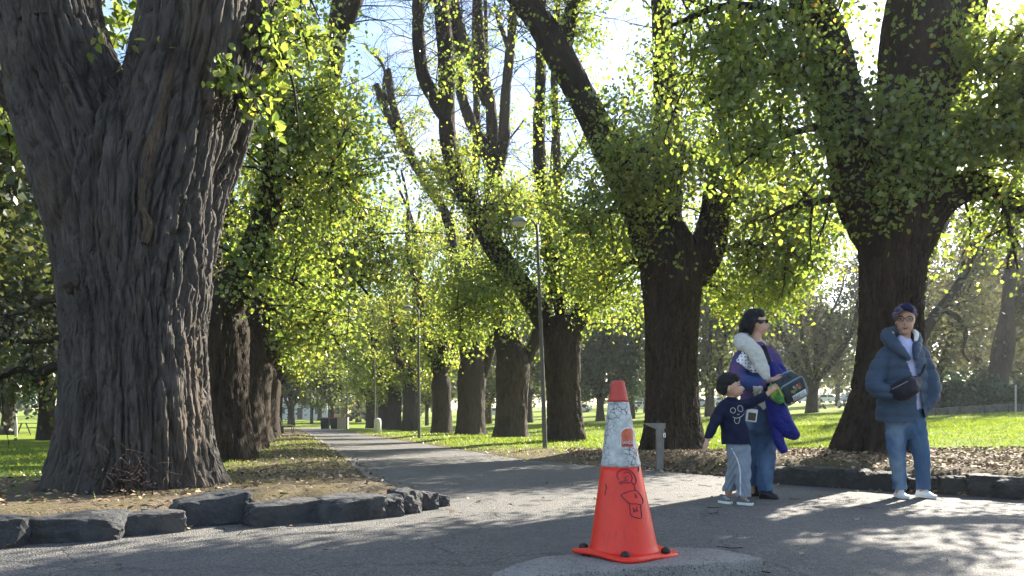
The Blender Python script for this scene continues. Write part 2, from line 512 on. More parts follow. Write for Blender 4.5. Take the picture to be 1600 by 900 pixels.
# ------------------------------------------------------------------ trees
def leaf_mesh(name, Pt, size, rng, near=False, droop=0.35, tint=None):
    n = len(Pt)
    a = rng.normal(size=(n, 3)); a[:, 2] -= droop; a /= np.linalg.norm(a, axis=1)[:, None]
    b = rng.normal(size=(n, 3)); b -= a * (a * b).sum(1)[:, None]; b /= np.linalg.norm(b, axis=1)[:, None]
    c = np.cross(a, b)
    s = (size * rng.uniform(0.5, 1.25, n))[:, None]
    fold = rng.uniform(0.02, 0.22, n)[:, None]
    if near:
        rows = [(0, 0, 0), (0.22, 0.36, 1), (0.62, 0.34, 1), (1.05, 0.0, 0.35), (0.62, -0.34, 1), (0.22, -0.36, 1)]
        F0 = np.array([(0, 1, 2), (0, 2, 3), (0, 3, 4), (0, 4, 5)])
    else:
        rows = [(0, 0, 0), (0.42, 0.42, 1), (1.0, 0, 0.2), (0.42, -0.42, 1)]
        F0 = np.array([(0, 1, 2), (0, 2, 3)])
    V = np.stack([Pt + s * (a * r0 + b * r1 + c * fold * r2) for r0, r1, r2 in rows], 1).reshape(-1, 3)
    F = (np.arange(n)[:, None, None] * len(rows) + F0[None]).reshape(-1, 3)
    if tint is None: tint = rng.beta(2.0, 2.2, n)
    return mesh_np(name, V, F, smooth=False, fattr={'tint': np.repeat(tint, len(F0))})

def unit(v):
    return v / (np.linalg.norm(v) + 1e-12)

def sprout(limb, rng, n, t0, t1, Lmax, acc, leafpts, leafy, per=7, twigs=5, spread=0.10, up=0.2, thick=0.022, tuft=0, bare=8, favour=None):
    "side branches and twigs along a limb; appends twig tubes to ACC and leaf points to LEAFPTS"
    A = resample(limb, 0.15)
    for _ in range(n):
        t = rng.uniform(t0, t1)
        i = int(t * (len(A) - 2))
        o = A[i, :3]; T = unit(A[min(i + 2, len(A) - 1), :3] - A[max(i - 1, 0), :3])
        v = rng.normal(size=3)
        if favour is not None: v = v + np.array(favour)
        v = unit(v - T * (v @ T))
        d = unit(v + T * rng.uniform(0.0, 0.7) + np.array([0, 0, up]))
        L = Lmax * rng.uniform(0.35, 1.0) * (1 - 0.35 * t)
        bend = rng.normal(size=3) * 0.35; bend[2] += rng.uniform(-0.5, 0.35)
        k = 6
        q = np.linspace(0, 1, k)[:, None]
        pts = o + d * L * q + bend * L * q**2 * 0.5 + rng.normal(size=(k, 3)) * 0.03 * L * q
        rad = thick * (L / Lmax + 0.25) * (1 - 0.85 * q[:, 0]) + 0.003
        V, F, U = tube(np.column_stack([pts, rad]), 3, max(0.15, L / 5), lump=0)
        acc.add(V, F, U)
        z = pts[-1, 2]
        pl = leafy(z)
        lv = rng.uniform() < pl
        nt = twigs if lv else bare
        for _ in range(nt):
            j = rng.uniform(0.25, 1.0) * (k - 1)
            j0 = int(min(j, k - 2)); w = j - j0
            b0 = pts[j0] * (1 - w) + pts[j0 + 1] * w
            dd = unit(unit(pts[j0 + 1] - pts[j0]) * 0.6 + rng.normal(size=3) * 0.7 + np.array([0, 0, 0.1]))
            tl = L * (rng.uniform(0.18, 0.45) if lv else rng.uniform(0.25, 0.6))
            e = b0 + dd * tl + np.array([0, 0, -0.1 * tl])
            m = (b0 + e) / 2 + rng.normal(size=3) * 0.06 * tl
            V, F, U = tube(np.column_stack([[b0, m, e], [0.007, 0.005, 0.003]]), 3, tl / 2, lump=0)
            acc.add(V, F, U)
            if lv:
                c = int(per * rng.uniform(0.5, 1.5))
                ww = rng.uniform(0.0, 1.15, c)[:, None]
                leafpts.append(b0 * (1 - ww) + e * ww + rng.normal(size=(c, 3)) * spread)
    for _ in range(tuft):
        t = rng.uniform(t0, t1); i = int(t * (len(A) - 2))
        o = A[i, :3]
        if rng.uniform() < leafy(o[2]):
            v = unit(rng.normal(size=3)) * (A[i, 3] + rng.uniform(0.05, 0.25))
            c = rng.integers(6, 16)
            leafpts.append(o + v + rng.normal(size=(c, 3)) * np.array([0.12, 0.12, 0.16]))

def make_tree(name, label, group, base, trunk, limbs, seed, size=0.1, near=False, mat='bark', leafm='leaf', nside=14, Lmax=1.6, per=7, twigs=5,
              zfull=5.0, zbare=8.0, minleaf=0.06, tuft=8, nu=64, step=0.07, bark=0.028, flare=0.28, flare_h=0.45, lobes=5, t0=0.2, spread=0.20,
              extra=None, favour=None, up=0.2, tintbias=0.0, limb_nu=None, w=0.12, l=0.8, lump=0.05, nsub=0):
    rng = np.random.default_rng(seed)
    root = thing(name, label, 'tree', base, group)
    if not isinstance(trunk[0][0], (list, tuple, np.ndarray)): trunk = [trunk]
    a = Acc()
    for j, tp in enumerate(trunk):
        a.add(*tube(tp, nu, step, k=seed * 1.37 + j * 2.1, bark=bark, flare=flare if j == 0 else 0.0, flare_h=flare_h, lobes=lobes, w=w, l=l, lump=lump))
    link('trunk', a.mesh('trunk'), MAT[mat], root)
    tw, lp = Acc(), []
    leafy = lambda z: float(minleaf + (1 - minleaf) * (1 - sstep(zfull, zbare, z - base[2])))
    lnu = limb_nu or max(10, int(nu / 2.6))
    allimbs = list(limbs)
    for q, lb in enumerate(limbs):
        for _ in range(nsub):                                    # upright secondary limbs
            A = resample(lb, 0.2); i = int(rng.uniform(0.3, 0.8) * (len(A) - 1))
            o = A[i]; d = unit(unit(A[min(i + 2, len(A) - 1), :3] - A[i, :3]) + rng.normal(size=3) * 0.45 + np.array([0, 0, .35]))
            L = rng.uniform(1.5, 3.6)
            pts = [o[:3] + d * L * s + rng.normal(size=3) * 0.10 * L * s + np.array([0, 0, 0.25 * L * s * s]) for s in (0, .33, .66, 1)]
            allimbs.append([(*pts[j], o[3] * (0.6, .45, .3, .08)[j]) for j in range(4)])
    for q, lb in enumerate(allimbs):
        if q < len(limbs): lb = [(*lb[0][:3], lb[0][3] * .55)] + list(lb[1:])
        V, F, U = tube(lb, lnu if q < len(limbs) else max(8, lnu // 2), step * 1.9, k=seed * 2.9 + q * 1.7, bark=bark * 0.65, lump=lump, w=w * .7, l=l * .7)
        link('limb', mesh_np('limb', V, F, uv=U), MAT[mat], root)
        n = nside if q < len(limbs) else max(3, int(nside * 0.5))
        sprout(lb, rng, n, t0, 1.0, Lmax if q < len(limbs) else Lmax * .7, tw, lp, leafy, per, twigs, spread, up, tuft=tuft, favour=favour)
    for e in (extra or []):
        sprout(e['path'], rng, e['n'], e.get('t0', 0.1), 1.0, e['L'], tw, lp, e.get('leafy', leafy), e.get('per', per), e.get('twigs', twigs), e.get('spread', spread), e.get('up', 0.0), tuft=e.get('tuft', 0), favour=e.get('favour'))
        if e.get('draw', True):
            V, F, U = tube(e['path'], 12, 0.1, k=seed + 5, bark=0.01)
            link('limb', mesh_np('limb', V, F, uv=U), MAT[mat], root)
    if tw.V: tag(link('twigs', tw.mesh('twigs'), MAT[mat], root), kind='stuff')
    if lp:
        Pt = np.vstack(lp)
        clump = vnoise(Pt[:, 0] * 1.3 + Pt[:, 1] * .9, Pt[:, 2] * 1.3 + Pt[:, 1] * .4, seed)
        tint = np.clip(rng.beta(2.0, 2.4, len(Pt)) * 0.75 + (clump - 0.5) * 0.35 + 0.12 + tintbias, 0, 1)
        odd = rng.uniform(size=len(Pt)) < 0.012; tint[odd] = rng.uniform(0.95, 1.0, odd.sum())
        tag(link('crown', leaf_mesh('crown', Pt, size, rng, near, tint=tint), MAT[leafm], root), kind='stuff')
        return root, len(Pt)
    return root, 0

NL = 0
def pz(px, Y):
    "ground point below pixel column px at depth Y"
    x = (px - 800) / FPX * Y
    z, _, _ = ground_z(np.array([x]), np.array([float(Y)]))
    return np.array([x, Y, float(z[0])])

def px_path(rows, Y):
    "rows of (px, py, depth offset, radius) -> a limb path"
    return [(*P(a, b, Y + dy), r) for a, b, dy, r in rows]

def auto_limbs(rng, top, n, H, r0, lean=0.32, dirs=None, wob=0.25):
    out = []
    for i in range(n):
        az = (dirs[i] if dirs else (2 * math.pi * i / n + rng.uniform(-0.4, 0.4)))
        ln = lean * rng.uniform(0.5, 1.35)
        h = H * rng.uniform(0.75, 1.1)
        p = []
        off = rng.normal(size=2) * 0.1
        for s in (0, .18, .4, .65, .85, 1.0):
            hor = ln * h * (s ** 0.75)
            p.append((top[0] + math.cos(az) * hor + off[0] + rng.normal() * wob * s, top[1] + math.sin(az) * hor + off[1] + rng.normal() * wob * s,
                      top[2] - 0.35 + h * s, r0 * (1 - 0.88 * s) * rng.uniform(.85, 1.1)))
        out.append(p)
    return out

# --- the great trunk at the left, three stems fused above the waist
Y1 = 6.2
b1 = pz(208, Y1)
bz = b1[2]
stems = [
    [(*P(218, 830, Y1), 0.570), (*P(217, 760, Y1), 0.556), (*P(215, 640, Y1), 0.522), (*P(212, 500, Y1), 0.513), (*P(206, 380, Y1), 0.522), (*P(205, 280, Y1), 0.494), (*P(206, 200, Y1 + .05), 0.342), (*P(206, 150, Y1 + .1), 0.095)],
    [(*P(206, 720, Y1 + .05), .22), (*P(200, 600, Y1 + .02), .38), (*P(190, 450, Y1), .45), (*P(172, 330, Y1), .47), (*P(140, 230, Y1), .455), (*P(110, 140, Y1), .41), (*P(88, 60, Y1), .36), (*P(74, -10, Y1), .35), (*P(60, -120, Y1 + .1), .36), (*P(30, -330, Y1 + .3), .28), (*P(-30, -620, Y1 + .5), .18), (*P(-90, -900, Y1 + .6), .05)],
    [(*P(218, 720, Y1 + .05), .2), (*P(222, 600, Y1 - .03), .35), (*P(228, 450, Y1 - .06), .42), (*P(240, 330, Y1 - .05), .42), (*P(262, 230, Y1 - .03), .40), (*P(282, 140, Y1), .38), (*P(298, 60, Y1), .37), (*P(308, -10, Y1 + .05), .37), (*P(320, -150, Y1 + .1), .36), (*P(330, -400, Y1 + .3), .26), (*P(320, -700, Y1 + .3), .14), (*P(330, -950, Y1 + .3), .04)],
    [(*P(240, 740, Y1 + .12), .12), (*P(252, 630, Y1 + .12), .23), (*P(262, 520, Y1 + .12), .27), (*P(276, 400, Y1 + .15), .27), (*P(302, 290, Y1 + .2), .27), (*P(336, 190, Y1 + .25), .26), (*P(364, 100, Y1 + .3), .25), (*P(382, 20, Y1 + .35), .25), (*P(400, -90, Y1 + .4), .27), (*P(440, -320, Y1 + .7), .20), (*P(500, -600, Y1 + 1.0), .12), (*P(540, -850, Y1 + 1.2), .03)],
]
rng = np.random.default_rng(11)
T1 = thing('elm_tree', 'huge dark furrowed trunk forking into three stems behind the black kerb stones', 'tree', b1, 'avenue trees, near side')
a = Acc()
for j, s in enumerate(stems):
    if j:
        V, F, U = tube(s[6:], 60, .06, k=1.1 + j, bark=.03, lump=.03)
        link('limb', mesh_np('limb', V, F, uv=U), MAT['bark_big'], T1)
        s = s[:8]
    a.add(*tube(s, 360 if j == 0 else 250, 0.023, k=3.3 + j * 2.7, bark=0.095, flare=0.15 if j == 0 else 0, flare_h=0.26, lobes=6, lump=0.03, w=0.095, l=1.15, base_z=bz))
link('trunk', a.mesh('trunk'), MAT['bark_big'], T1)
tw, lp = Acc(), []
for s, n in ((stems[1], 8), (stems[2], 8), (stems[3], 10)):
    sprout(s, rng, n, 0.72, 1.0, 2.6, tw, lp, lambda z: 0.85, 10, 7, 0.16, 0.1, thick=0.03)
# leafy sprays that hang at the right of the fork
for path, n, L in (([(*P(395, 40, 6.4), .02), (*P(425, 60, 6.2), .015), (*P(455, 120, 6.1), .012), (*P(468, 210, 6.1), .005)], 9, 0.34),
                   ([(*P(400, -20, 6.5), .02), (*P(440, 0, 6.6), .015), (*P(470, 40, 6.7), .01), (*P(484, 110, 6.8), .005)], 10, 0.40),
                   ([(*P(405, -60, 6.6), .03), (*P(450, -40, 7.0), .02), (*P(480, -10, 7.3), .015), (*P(500, 30, 7.5), .005)], 9, 0.45),
                   ([(*P(380, 130, 6.4), .015), (*P(405, 150, 6.25), .012), (*P(425, 190, 6.2), .009), (*P(432, 250, 6.2), .004)], 6, 0.26),
                   ([(*P(350, 120, 6.1), .012), (*P(365, 110, 5.9), .008), (*P(380, 128, 5.8), .006), (*P(388, 150, 5.8), .003)], 4, 0.16),
                   ([(*P(5, 140, 6.8), .02), (*P(-10, 150, 6.8), .015), (*P(10, 200, 6.9), .01), (*P(20, 260, 7.0), .004)], 7, 0.4)):
    sprout(path, rng, n, 0.1, 1.0, L, tw, lp, lambda z: 1.0, 6, 4, 0.05, -0.1, thick=0.008)
    V, F, U = tube(path, 6, 0.06); tw.add(V, F, U)
# leaves in the fork
for c, n in ((P(182, 75, 5.9), 10), (P(165, 70, 5.75), 6), (P(240, 60, 5.75), 5), (P(345, 130, 5.7), 5), (P(190, 20, 6.6), 60), (P(185, 50, 6.9), 50)):
    lp.append(c + rng.normal(size=(n, 3)) * np.array([.09, .08, .07]))
# wiry dead shoots: in the fork, at the right seam, and a dense tuft at the foot
def wires(c, n, L, sx, up, r=0.004):
    for _ in range(n):
        o = c + rng.normal(size=3) * np.array([sx, 0.04, sx * .8])
        d = unit(rng.normal(size=3) + np.array([0, -0.5, up])) * L * rng.uniform(.4, 1.2)
        m = o + d * .5 + rng.normal(size=3) * .12 * L
        V, F, U = tube(np.column_stack([[o, m, o + d], [r, r * .8, r * .4]]), 3, L / 5, lump=0)
        tw.add(V, F, U)
wires(P(170, 95, 5.72), 26, 0.28, 0.10, 0.1)
wires(P(365, 160, 6.02), 22, 0.26, 0.08, 0.0)
wires(P(350, 175, 5.98), 14, 0.2, 0.06, -0.6)
link('twigs', tw.mesh('twigs'), MAT['bark'], T1)['kind'] = 'stuff'
tw = Acc()
cf = P(200, 742, 5.54)
wires(cf, 120, 0.19, 0.11, 0.15, 0.004)
wires(P(215, 775, 5.50), 70, 0.17, 0.12, -0.2, 0.004)
link('suckers', tw.mesh('suckers'), plain('dead_shoot', (0.040, 0.030, 0.026), .9, .3), T1)['kind'] = 'stuff'
Pt = np.vstack(lp)
link('crown', leaf_mesh('crown', Pt, 0.078, rng, True), MAT['leaf'], T1)['kind'] = 'stuff'
NL += len(Pt)
# a burl, a cut stub at the left shoulder, and the torn strip of pale wood
def lump(name, c, rad, mat, seed, sc3=(1, 1, 1), nz=0.25, sub=4, parent=None, freq=3.0):
    bm = bmesh.new()
    bmesh.ops.create_icosphere(bm, subdivisions=sub, radius=1.0)
    co = np.array([v.co[:] for v in bm.verts])
    f = 1 + nz * ((vnoise(co[:, 0] * freq + seed, co[:, 1] * freq + co[:, 2] * 2.1, seed) - .5) * 2 + (vnoise(co[:, 2] * freq * 2.3 + seed, co[:, 0] * freq * 2 - co[:, 1] * 2.7, seed + 4) - .5))
    co = co * f[:, None] * rad * np.array(sc3) + np.array(c)
    for v, q in zip(bm.verts, co): v.co = q
    me = bpy.data.meshes.new(name); bm.to_mesh(me); bm.free(); me.shade_smooth()
    return link(name, me, mat, parent)
lump('burl', P(118, 432, 5.72), 0.10, MAT['bark_big'], 4, (1, .7, 1.1), .35, 4, T1, 4)
V, F, U = tube([(*P(60, 190, 6.2), .17), (*P(25, 150, 6.15), .13), (*P(2, 135, 6.1), .115), (*P(-30, 125, 6.1), .10), (*P(-80, 90, 6.1), .06)], 60, .03, 2, .03)
link('limb', mesh_np('limb', V, F, uv=U), MAT['bark_big'], T1)
tan = bark_mat('torn_wood', (0.045, 0.034, 0.025), (0.135, 0.100, 0.070), (0.17, 0.12, 0.075), 0.4, 0.7)
for rows in ([(300, 20, 5.90, .045), (276, 95, 5.87, .05), (254, 170, 5.83, .05), (240, 240, 5.79, .045), (230, 285, 5.76, .02)],
             [(226, 282, 5.75, .03), (222, 320, 5.72, .032), (232, 350, 5.71, .03), (226, 380, 5.70, .015)],
             [(278, 30, 5.90, .02), (252, 130, 5.85, .026), (230, 250, 5.76, .022), (224, 280, 5.75, .01)]):
    V, F, U = tube([(*P(a_, b_, d_), r_) for a_, b_, d_, r_ in rows], 26, .015, 7, .022, w=.05, l=.5, lump=.12)
    link('torn_strip', mesh_np('torn_strip', V, F, uv=U), tan, T1)

# --- left row behind it
Y2 = 12.0; q = pz(336, Y2)
o, n = make_tree('elm_tree', 'second trunk of the near row, half hidden behind the huge furrowed trunk', 'avenue trees, near side', q,
    [(*(q - [0, 0, .15]), .56), (*(q + [0, 0, .5]), .52), (*P(335, 560, Y2), .50), (*P(334, 510, Y2), .50), (*P(333, 470, Y2), .36)],
    [px_path([(342, 520, 0, .30), (352, 478, -.1, .27), (372, 440, -.2, .25), (392, 400, -.3, .23), (408, 360, -.3, .2), (422, 310, -.3, .18), (430, 230, -.2, .16), (434, 120, 0, .13), (440, 0, .2, .1), (445, -120, .3, .04)], Y2),
     px_path([(328, 520, .1, .3), (322, 440, .2, .27), (318, 330, .3, .22), (300, 200, .5, .17), (290, 40, .6, .12), (280, -150, .6, .03)], Y2)],
    21, size=.088, near=False, nside=54, Lmax=1.9, per=19, twigs=7, zfull=7.5, zbare=9.5, minleaf=.2, tuft=60, nu=130, step=.04, bark=.07, t0=.12, favour=(.35, -.2, 0), tintbias=.05,
    extra=[dict(path=px_path([(372, 440, -.2, .05), (410, 420, -.4, .04), (450, 430, -.6, .03), (480, 450, -.7, .01)], Y2), n=22, L=1.0, per=17),
           dict(path=px_path([(425, 300, -.2, .05), (470, 270, -.3, .04), (520, 275, -.4, .03), (560, 300, -.5, .01)], Y2), n=26, L=1.7, per=17),
           dict(path=px_path([(432, 200, -.1, .05), (470, 170, -.2, .04), (510, 190, -.2, .02), (530, 220, -.3, .01)], Y2), n=20, L=1.0, per=17)])
NL += n
Y3 = 17.8; q = pz(374, Y3)
o, n = make_tree('elm_tree', 'third trunk of the near row, its long limb leaning out over the path', 'avenue trees, near side', q,
    [(*(q - [0, 0, .15]), .58), (*(q + [0, 0, .6]), .55), (*P(374, 600, Y3), .52), (*P(376, 545, Y3), .52), (*P(380, 505, Y3), .38)],
    [px_path([(380, 545, 0, .36), (394, 508, 0, .33), (418, 470, -.1, .3), (444, 405, -.2, .28), (460, 355, -.2, .26), (482, 260, 0, .25), (510, 155, .2, .24), (524, 75, .3, .23), (529, 25, .4, .2), (530, -60, .5, .15), (528, -200, .5, .05)], Y3),
     px_path([(526, 65, .3, .2), (540, 35, .2, .16), (556, 0, .1, .15), (575, -70, 0, .1), (590, -200, 0, .03)], Y3),
     px_path([(368, 540, .2, .3), (360, 440, .6, .26), (352, 300, 1.0, .2), (350, 120, 1.2, .15), (345, -80, 1.3, .05)], Y3)],
    22, size=.098, nside=44, Lmax=2.3, per=22, twigs=7, zfull=6.0, zbare=8.2, minleaf=.05, tuft=60, nu=90, step=.06, bark=.07, t0=.1, favour=(.3, -.3, 0), tintbias=.1,
    extra=[dict(path=px_path([(440, 410, 0, .06), (490, 400, -.5, .05), (540, 420, -1, .04), (575, 460, -1.4, .02)], Y3), n=34, L=1.9, per=17),
           dict(path=px_path([(455, 360, 0, .06), (510, 330, -.5, .05), (560, 340, -1, .04), (600, 380, -1.4, .02)], Y3), n=34, L=1.9, per=17),
           dict(path=px_path([(420, 470, 0, .06), (460, 480, .5, .05), (500, 500, 1, .04), (530, 540, 1.4, .02)], Y3), n=30, L=1.4, per=17)])
NL += n
ordn = ['fourth', 'fifth', 'sixth', 'seventh']
for i, (px, Y) in enumerate([(395, 23.6), (408, 29.4), (418, 35.2), (425, 41.5)]):
    q = pz(px, Y); rg = np.random.default_rng(40 + i)
    top = q + [0.15, 0, 2.7]
    dirs = [0.2, 1.8, -1.2, 3.0, -0.3]
    lm = auto_limbs(rg, top, 5, 9.5, .27, .30, dirs)
    o, n = make_tree('elm_tree', f'{ordn[i]} trunk of the near row, counted from the huge one', 'avenue trees, near side', q,
        [(*(q - [0, 0, .15]), .56), (*(q + [0, 0, .6]), .53), (*(q + [.05, 0, 1.6]), .5), (*(q + [.1, 0, 2.5]), .5), (*(q + [.15, 0, 3.0]), .34), (*(q + [.15, 0, 3.4]), .15), (*(q + [.15, 0, 3.7]), .03)],
        lm, 30 + i, size=.135 + .012 * i, nside=36, Lmax=2.6, per=20, twigs=7, zfull=7.0, zbare=10.0, minleaf=.05, tuft=30, nu=54, step=.09, t0=.1, favour=(.35, -.2, -.15), tintbias=.14)
    NL += n

# --- right row
Y = 9.5; q = pz(1383, Y)
o, n = make_tree('elm_tree', 'dark broad trunk with a wide leafy crown behind the woman in the blue puffer jacket', 'avenue trees, far side', q,
    [[(*P(1364, 735, Y), 0.430), (*P(1368, 695, Y), 0.421), (*P(1378, 640, Y), 0.383), (*P(1389, 560, Y), 0.365), (*P(1393, 470, Y), 0.361), (*P(1396, 400, Y), 0.396), (*P(1400, 340, Y), 0.430), (*P(1404, 290, Y), 0.310), (*P(1406, 260, Y), 0.172)]],
    [px_path([(1372, 400, -.05, .30), (1352, 330, -.1, .29), (1336, 270, -.1, .27), (1318, 180, -.1, .26), (1298, 100, -.05, .25), (1272, 20, 0, .24), (1250, -60, .1, .2), (1215, -250, .3, .13), (1190, -450, .5, .04)], Y),
     px_path([(1405, 390, 0, .36), (1412, 300, .05, .36), (1418, 200, .1, .37), (1425, 100, .15, .38), (1432, 0, .2, .36), (1440, -120, .3, .28), (1445, -320, .4, .18), (1450, -520, .5, .05)], Y),
     px_path([(1404, 430, 0, .30), (1424, 380, 0, .24), (1448, 335, .05, .24), (1478, 305, .1, .22), (1510, 292, .1, .19), (1545, 296, .1, .13), (1580, 312, 0, .11), (1620, 332, -.1, .1), (1690, 345, -.3, .07), (1780, 330, -.5, .03)], Y),
     px_path([(1430, 350, .1, .3), (1462, 250, .3, .27), (1480, 150, .5, .25), (1500, 60, .7, .23), (1520, -30, .9, .2), (1560, -220, 1.2, .12), (1590, -420, 1.4, .03)], Y)],
    51, size=.072, near=True, nside=26, Lmax=1.4, per=12, twigs=7, zfull=5.6, zbare=8.0, minleaf=.10, tuft=40, nu=200, step=.028, bark=.070, flare=.32, flare_h=.28, t0=.12, w=.075, l=.6, spread=.15, tintbias=-.02,
    extra=[dict(path=px_path([(1335, 305, -.1, .06), (1290, 312, -.3, .05), (1245, 320, -.5, .035), (1190, 345, -.7, .01)], Y), n=12, L=.8, per=7, tuft=0),
           dict(path=px_path([(1300, 130, 0, .06), (1240, 110, -.3, .05), (1170, 120, -.6, .04), (1100, 160, -.8, .02)], Y), n=36, L=1.0, per=17),
           dict(path=px_path([(1285, 60, 0, .06), (1220, 20, -.3, .05), (1130, 10, -.6, .04), (1050, 40, -.8, .02)], Y), n=34, L=1.9, per=17),
           dict(path=px_path([(1320, 210, 0, .05), (1270, 200, -.4, .04), (1210, 220, -.6, .03), (1150, 260, -.8, .01)], Y), n=24, L=.9, per=17),
           dict(path=px_path([(1470, 200, 0, .05), (1530, 190, -.3, .04), (1590, 210, -.4, .03), (1650, 260, -.5, .01)], Y), n=34, L=.9, per=17),
           dict(path=px_path([(1480, 130, 0, .05), (1540, 90, -.3, .04), (1610, 90, -.5, .03), (1680, 130, -.6, .01)], Y), n=34, L=1.0, per=17),
           dict(path=px_path([(1560, 300, 0, .05), (1572, 330, -.2, .03), (1580, 370, -.3, .02), (1590, 420, -.4, .005)], Y), n=9, L=.45, per=5),
           dict(path=px_path([(1395, 120, -.3, .03), (1385, 160, -.5, .02), (1370, 210, -.55, .015), (1350, 270, -.55, .005)], Y), n=14, L=.5, per=10),
           dict(path=px_path([(1440, 150, -.3, .03), (1450, 200, -.5, .02), (1455, 250, -.5, .015), (1450, 300, -.5, .005)], Y), n=13, L=.45, per=10),
           dict(path=px_path([(1420, 230, -.3, .03), (1410, 250, -.55, .02), (1395, 290, -.6, .015), (1380, 350, -.6, .005)], Y), n=18, L=.45, per=9)])
NL += n
Y = 14.85; q = pz(1052, Y)
o, n = make_tree('elm_tree', 'straight thick trunk behind the steel drinking fountain', 'avenue trees, far side', q,
    [[(*(q - [0, 0, .2]), 0.558), (*P(1052, 690, Y), 0.549), (*P(1050, 640, Y), 0.512), (*P(1048, 560, Y), 0.493), (*P(1050, 480, Y), 0.512), (*P(1050, 430, Y), 0.558), (*P(1046, 385, Y), 0.465), (*P(1042, 350, Y), 0.279)]],
    [px_path([(1028, 430, 0, .40), (1018, 375, 0, .38), (1000, 325, 0, .34), (980, 290, 0, .31), (958, 245, -.1, .29), (935, 200, -.1, .28), (908, 150, -.1, .27), (880, 98, -.1, .26), (852, 48, 0, .25), (820, 5, .1, .23), (780, -50, .2, .2), (720, -150, .4, .12), (690, -260, .5, .03)], Y),
     px_path([(883, 105, -.1, .2), (884, 60, 0, .14), (892, 20, .1, .12), (905, -30, .2, .1), (915, -120, .3, .04)], Y),
     px_path([(1075, 450, .1, .36), (1098, 410, .1, .32), (1115, 350, .2, .28), (1125, 250, .3, .24), (1140, 120, .4, .2), (1150, -20, .5, .15), (1160, -200, .6, .04)], Y),
     px_path([(1045, 400, .2, .34), (1040, 300, .5, .3), (1042, 200, .7, .27), (1038, 90, .9, .22), (1030, -40, 1, .17), (1025, -220, 1.1, .05)], Y)],
    52, size=.090, near=False, nside=40, Lmax=1.9, per=19, twigs=7, zfull=7.2, zbare=10.0, minleaf=.10, tuft=80, nu=150, step=.036, bark=.080, flare=.30, flare_h=.30, t0=.14, w=.085, l=.65, tintbias=.06,
    extra=[dict(path=px_path([(1110, 400, 0, .07), (1160, 380, -.4, .05), (1220, 390, -.8, .04), (1280, 430, -1.0, .01)], Y), n=50, L=1.7, per=17),
           dict(path=px_path([(1118, 330, 0, .07), (1180, 300, -.4, .05), (1240, 310, -.8, .04), (1290, 350, -1.0, .01)], Y), n=50, L=1.8, per=17),
           dict(path=px_path([(1000, 330, 0, .05), (960, 330, -.4, .04), (920, 340, -.8, .03), (880, 370, -1.0, .01)], Y), n=30, L=1.9, per=17),
           dict(path=px_path([(1100, 250, 0, .07), (1060, 230, -.8, .05), (1010, 230, -1.2, .04), (970, 260, -1.4, .01)], Y), n=36, L=1.7, per=17),
           dict(path=px_path([(1020, 420, 0, .05), (985, 410, .4, .04), (950, 430, .8, .03), (900, 450, 1.0, .01)], Y), n=26, L=1.9, per=17),
           dict(path=px_path([(1090, 440, 0, .05), (1130, 450, .8, .04), (1180, 455, 1.2, .03), (1240, 430, 1.5, .01)], Y), n=34, L=1.0, per=17)])
NL += n
Y = 20.8; q = pz(884, Y)
o, n = make_tree('elm_tree', 'forked trunk beside the nearest lamp post, one limb leaning far to the left', 'avenue trees, far side', q,
    [[(*(q - [0, 0, .2]), 0.504), (*P(884, 680, Y), 0.487), (*P(881, 620, Y), 0.445), (*P(878, 560, Y), 0.462), (*P(876, 520, Y), 0.487), (*P(874, 495, Y), 0.336)]],
    [px_path([(866, 535, 0, 0.31), (846, 495, 0, 0.28), (822, 455, 0, 0.26), (795, 420, 0, 0.26), (768, 380, 0, 0.26), (745, 340, 0, 0.25), (728, 305, 0, 0.24), (712, 265, 0, 0.23), (700, 215, 0, 0.22), (698, 150, 0, 0.21), (697, 90, .1, 0.21), (692, 30, .2, 0.19), (687, -20, .3, 0.18), (680, -120, .4, 0.11), (676, -240, .4, 0.03)], Y),
     px_path([(702, 200, 0, 0.19), (682, 160, 0, 0.18), (662, 120, .1, 0.16), (655, 70, .1, 0.16), (653, 0, .2, 0.14), (655, -100, .3, 0.09), (655, -220, .3, 0.03)], Y),
     px_path([(886, 535, 0, 0.30), (905, 495, 0, 0.26), (922, 460, 0, 0.21), (945, 435, 0, 0.16), (968, 415, 0, 0.11), (990, 380, .1, 0.07), (1010, 330, .2, 0.03)], Y),
     px_path([(880, 520, .3, 0.24), (868, 430, .6, 0.21), (850, 330, .9, 0.19), (842, 220, 1, 0.16), (845, 100, 1.1, 0.13), (838, -40, 1.2, 0.10), (830, -200, 1.3, 0.03)], Y)],
    53, size=.100, nsub=1, nside=36, Lmax=2.3, per=24, twigs=7, zfull=6.4, zbare=9.5, minleaf=.08, tuft=60, nu=100, step=.05, bark=.08, flare=.28, flare_h=.32, t0=.06, w=.10, l=.7, tintbias=.08,
    extra=[dict(path=px_path([(800, 425, 0, .06), (770, 450, -.6, .05), (735, 470, -1, .03), (700, 490, -1.2, .01)], Y), n=38, L=1.9, per=17),
           dict(path=px_path([(745, 340, 0, .06), (770, 320, -.6, .05), (800, 320, -1, .03), (830, 340, -1.2, .01)], Y), n=36, L=1.9, per=17),
           dict(path=px_path([(850, 400, .6, .06), (880, 380, 0, .05), (915, 380, -.4, .03), (950, 400, -.6, .01)], Y), n=34, L=1.9, per=17)])
NL += n
Y = 26.0; q = pz(798, Y)
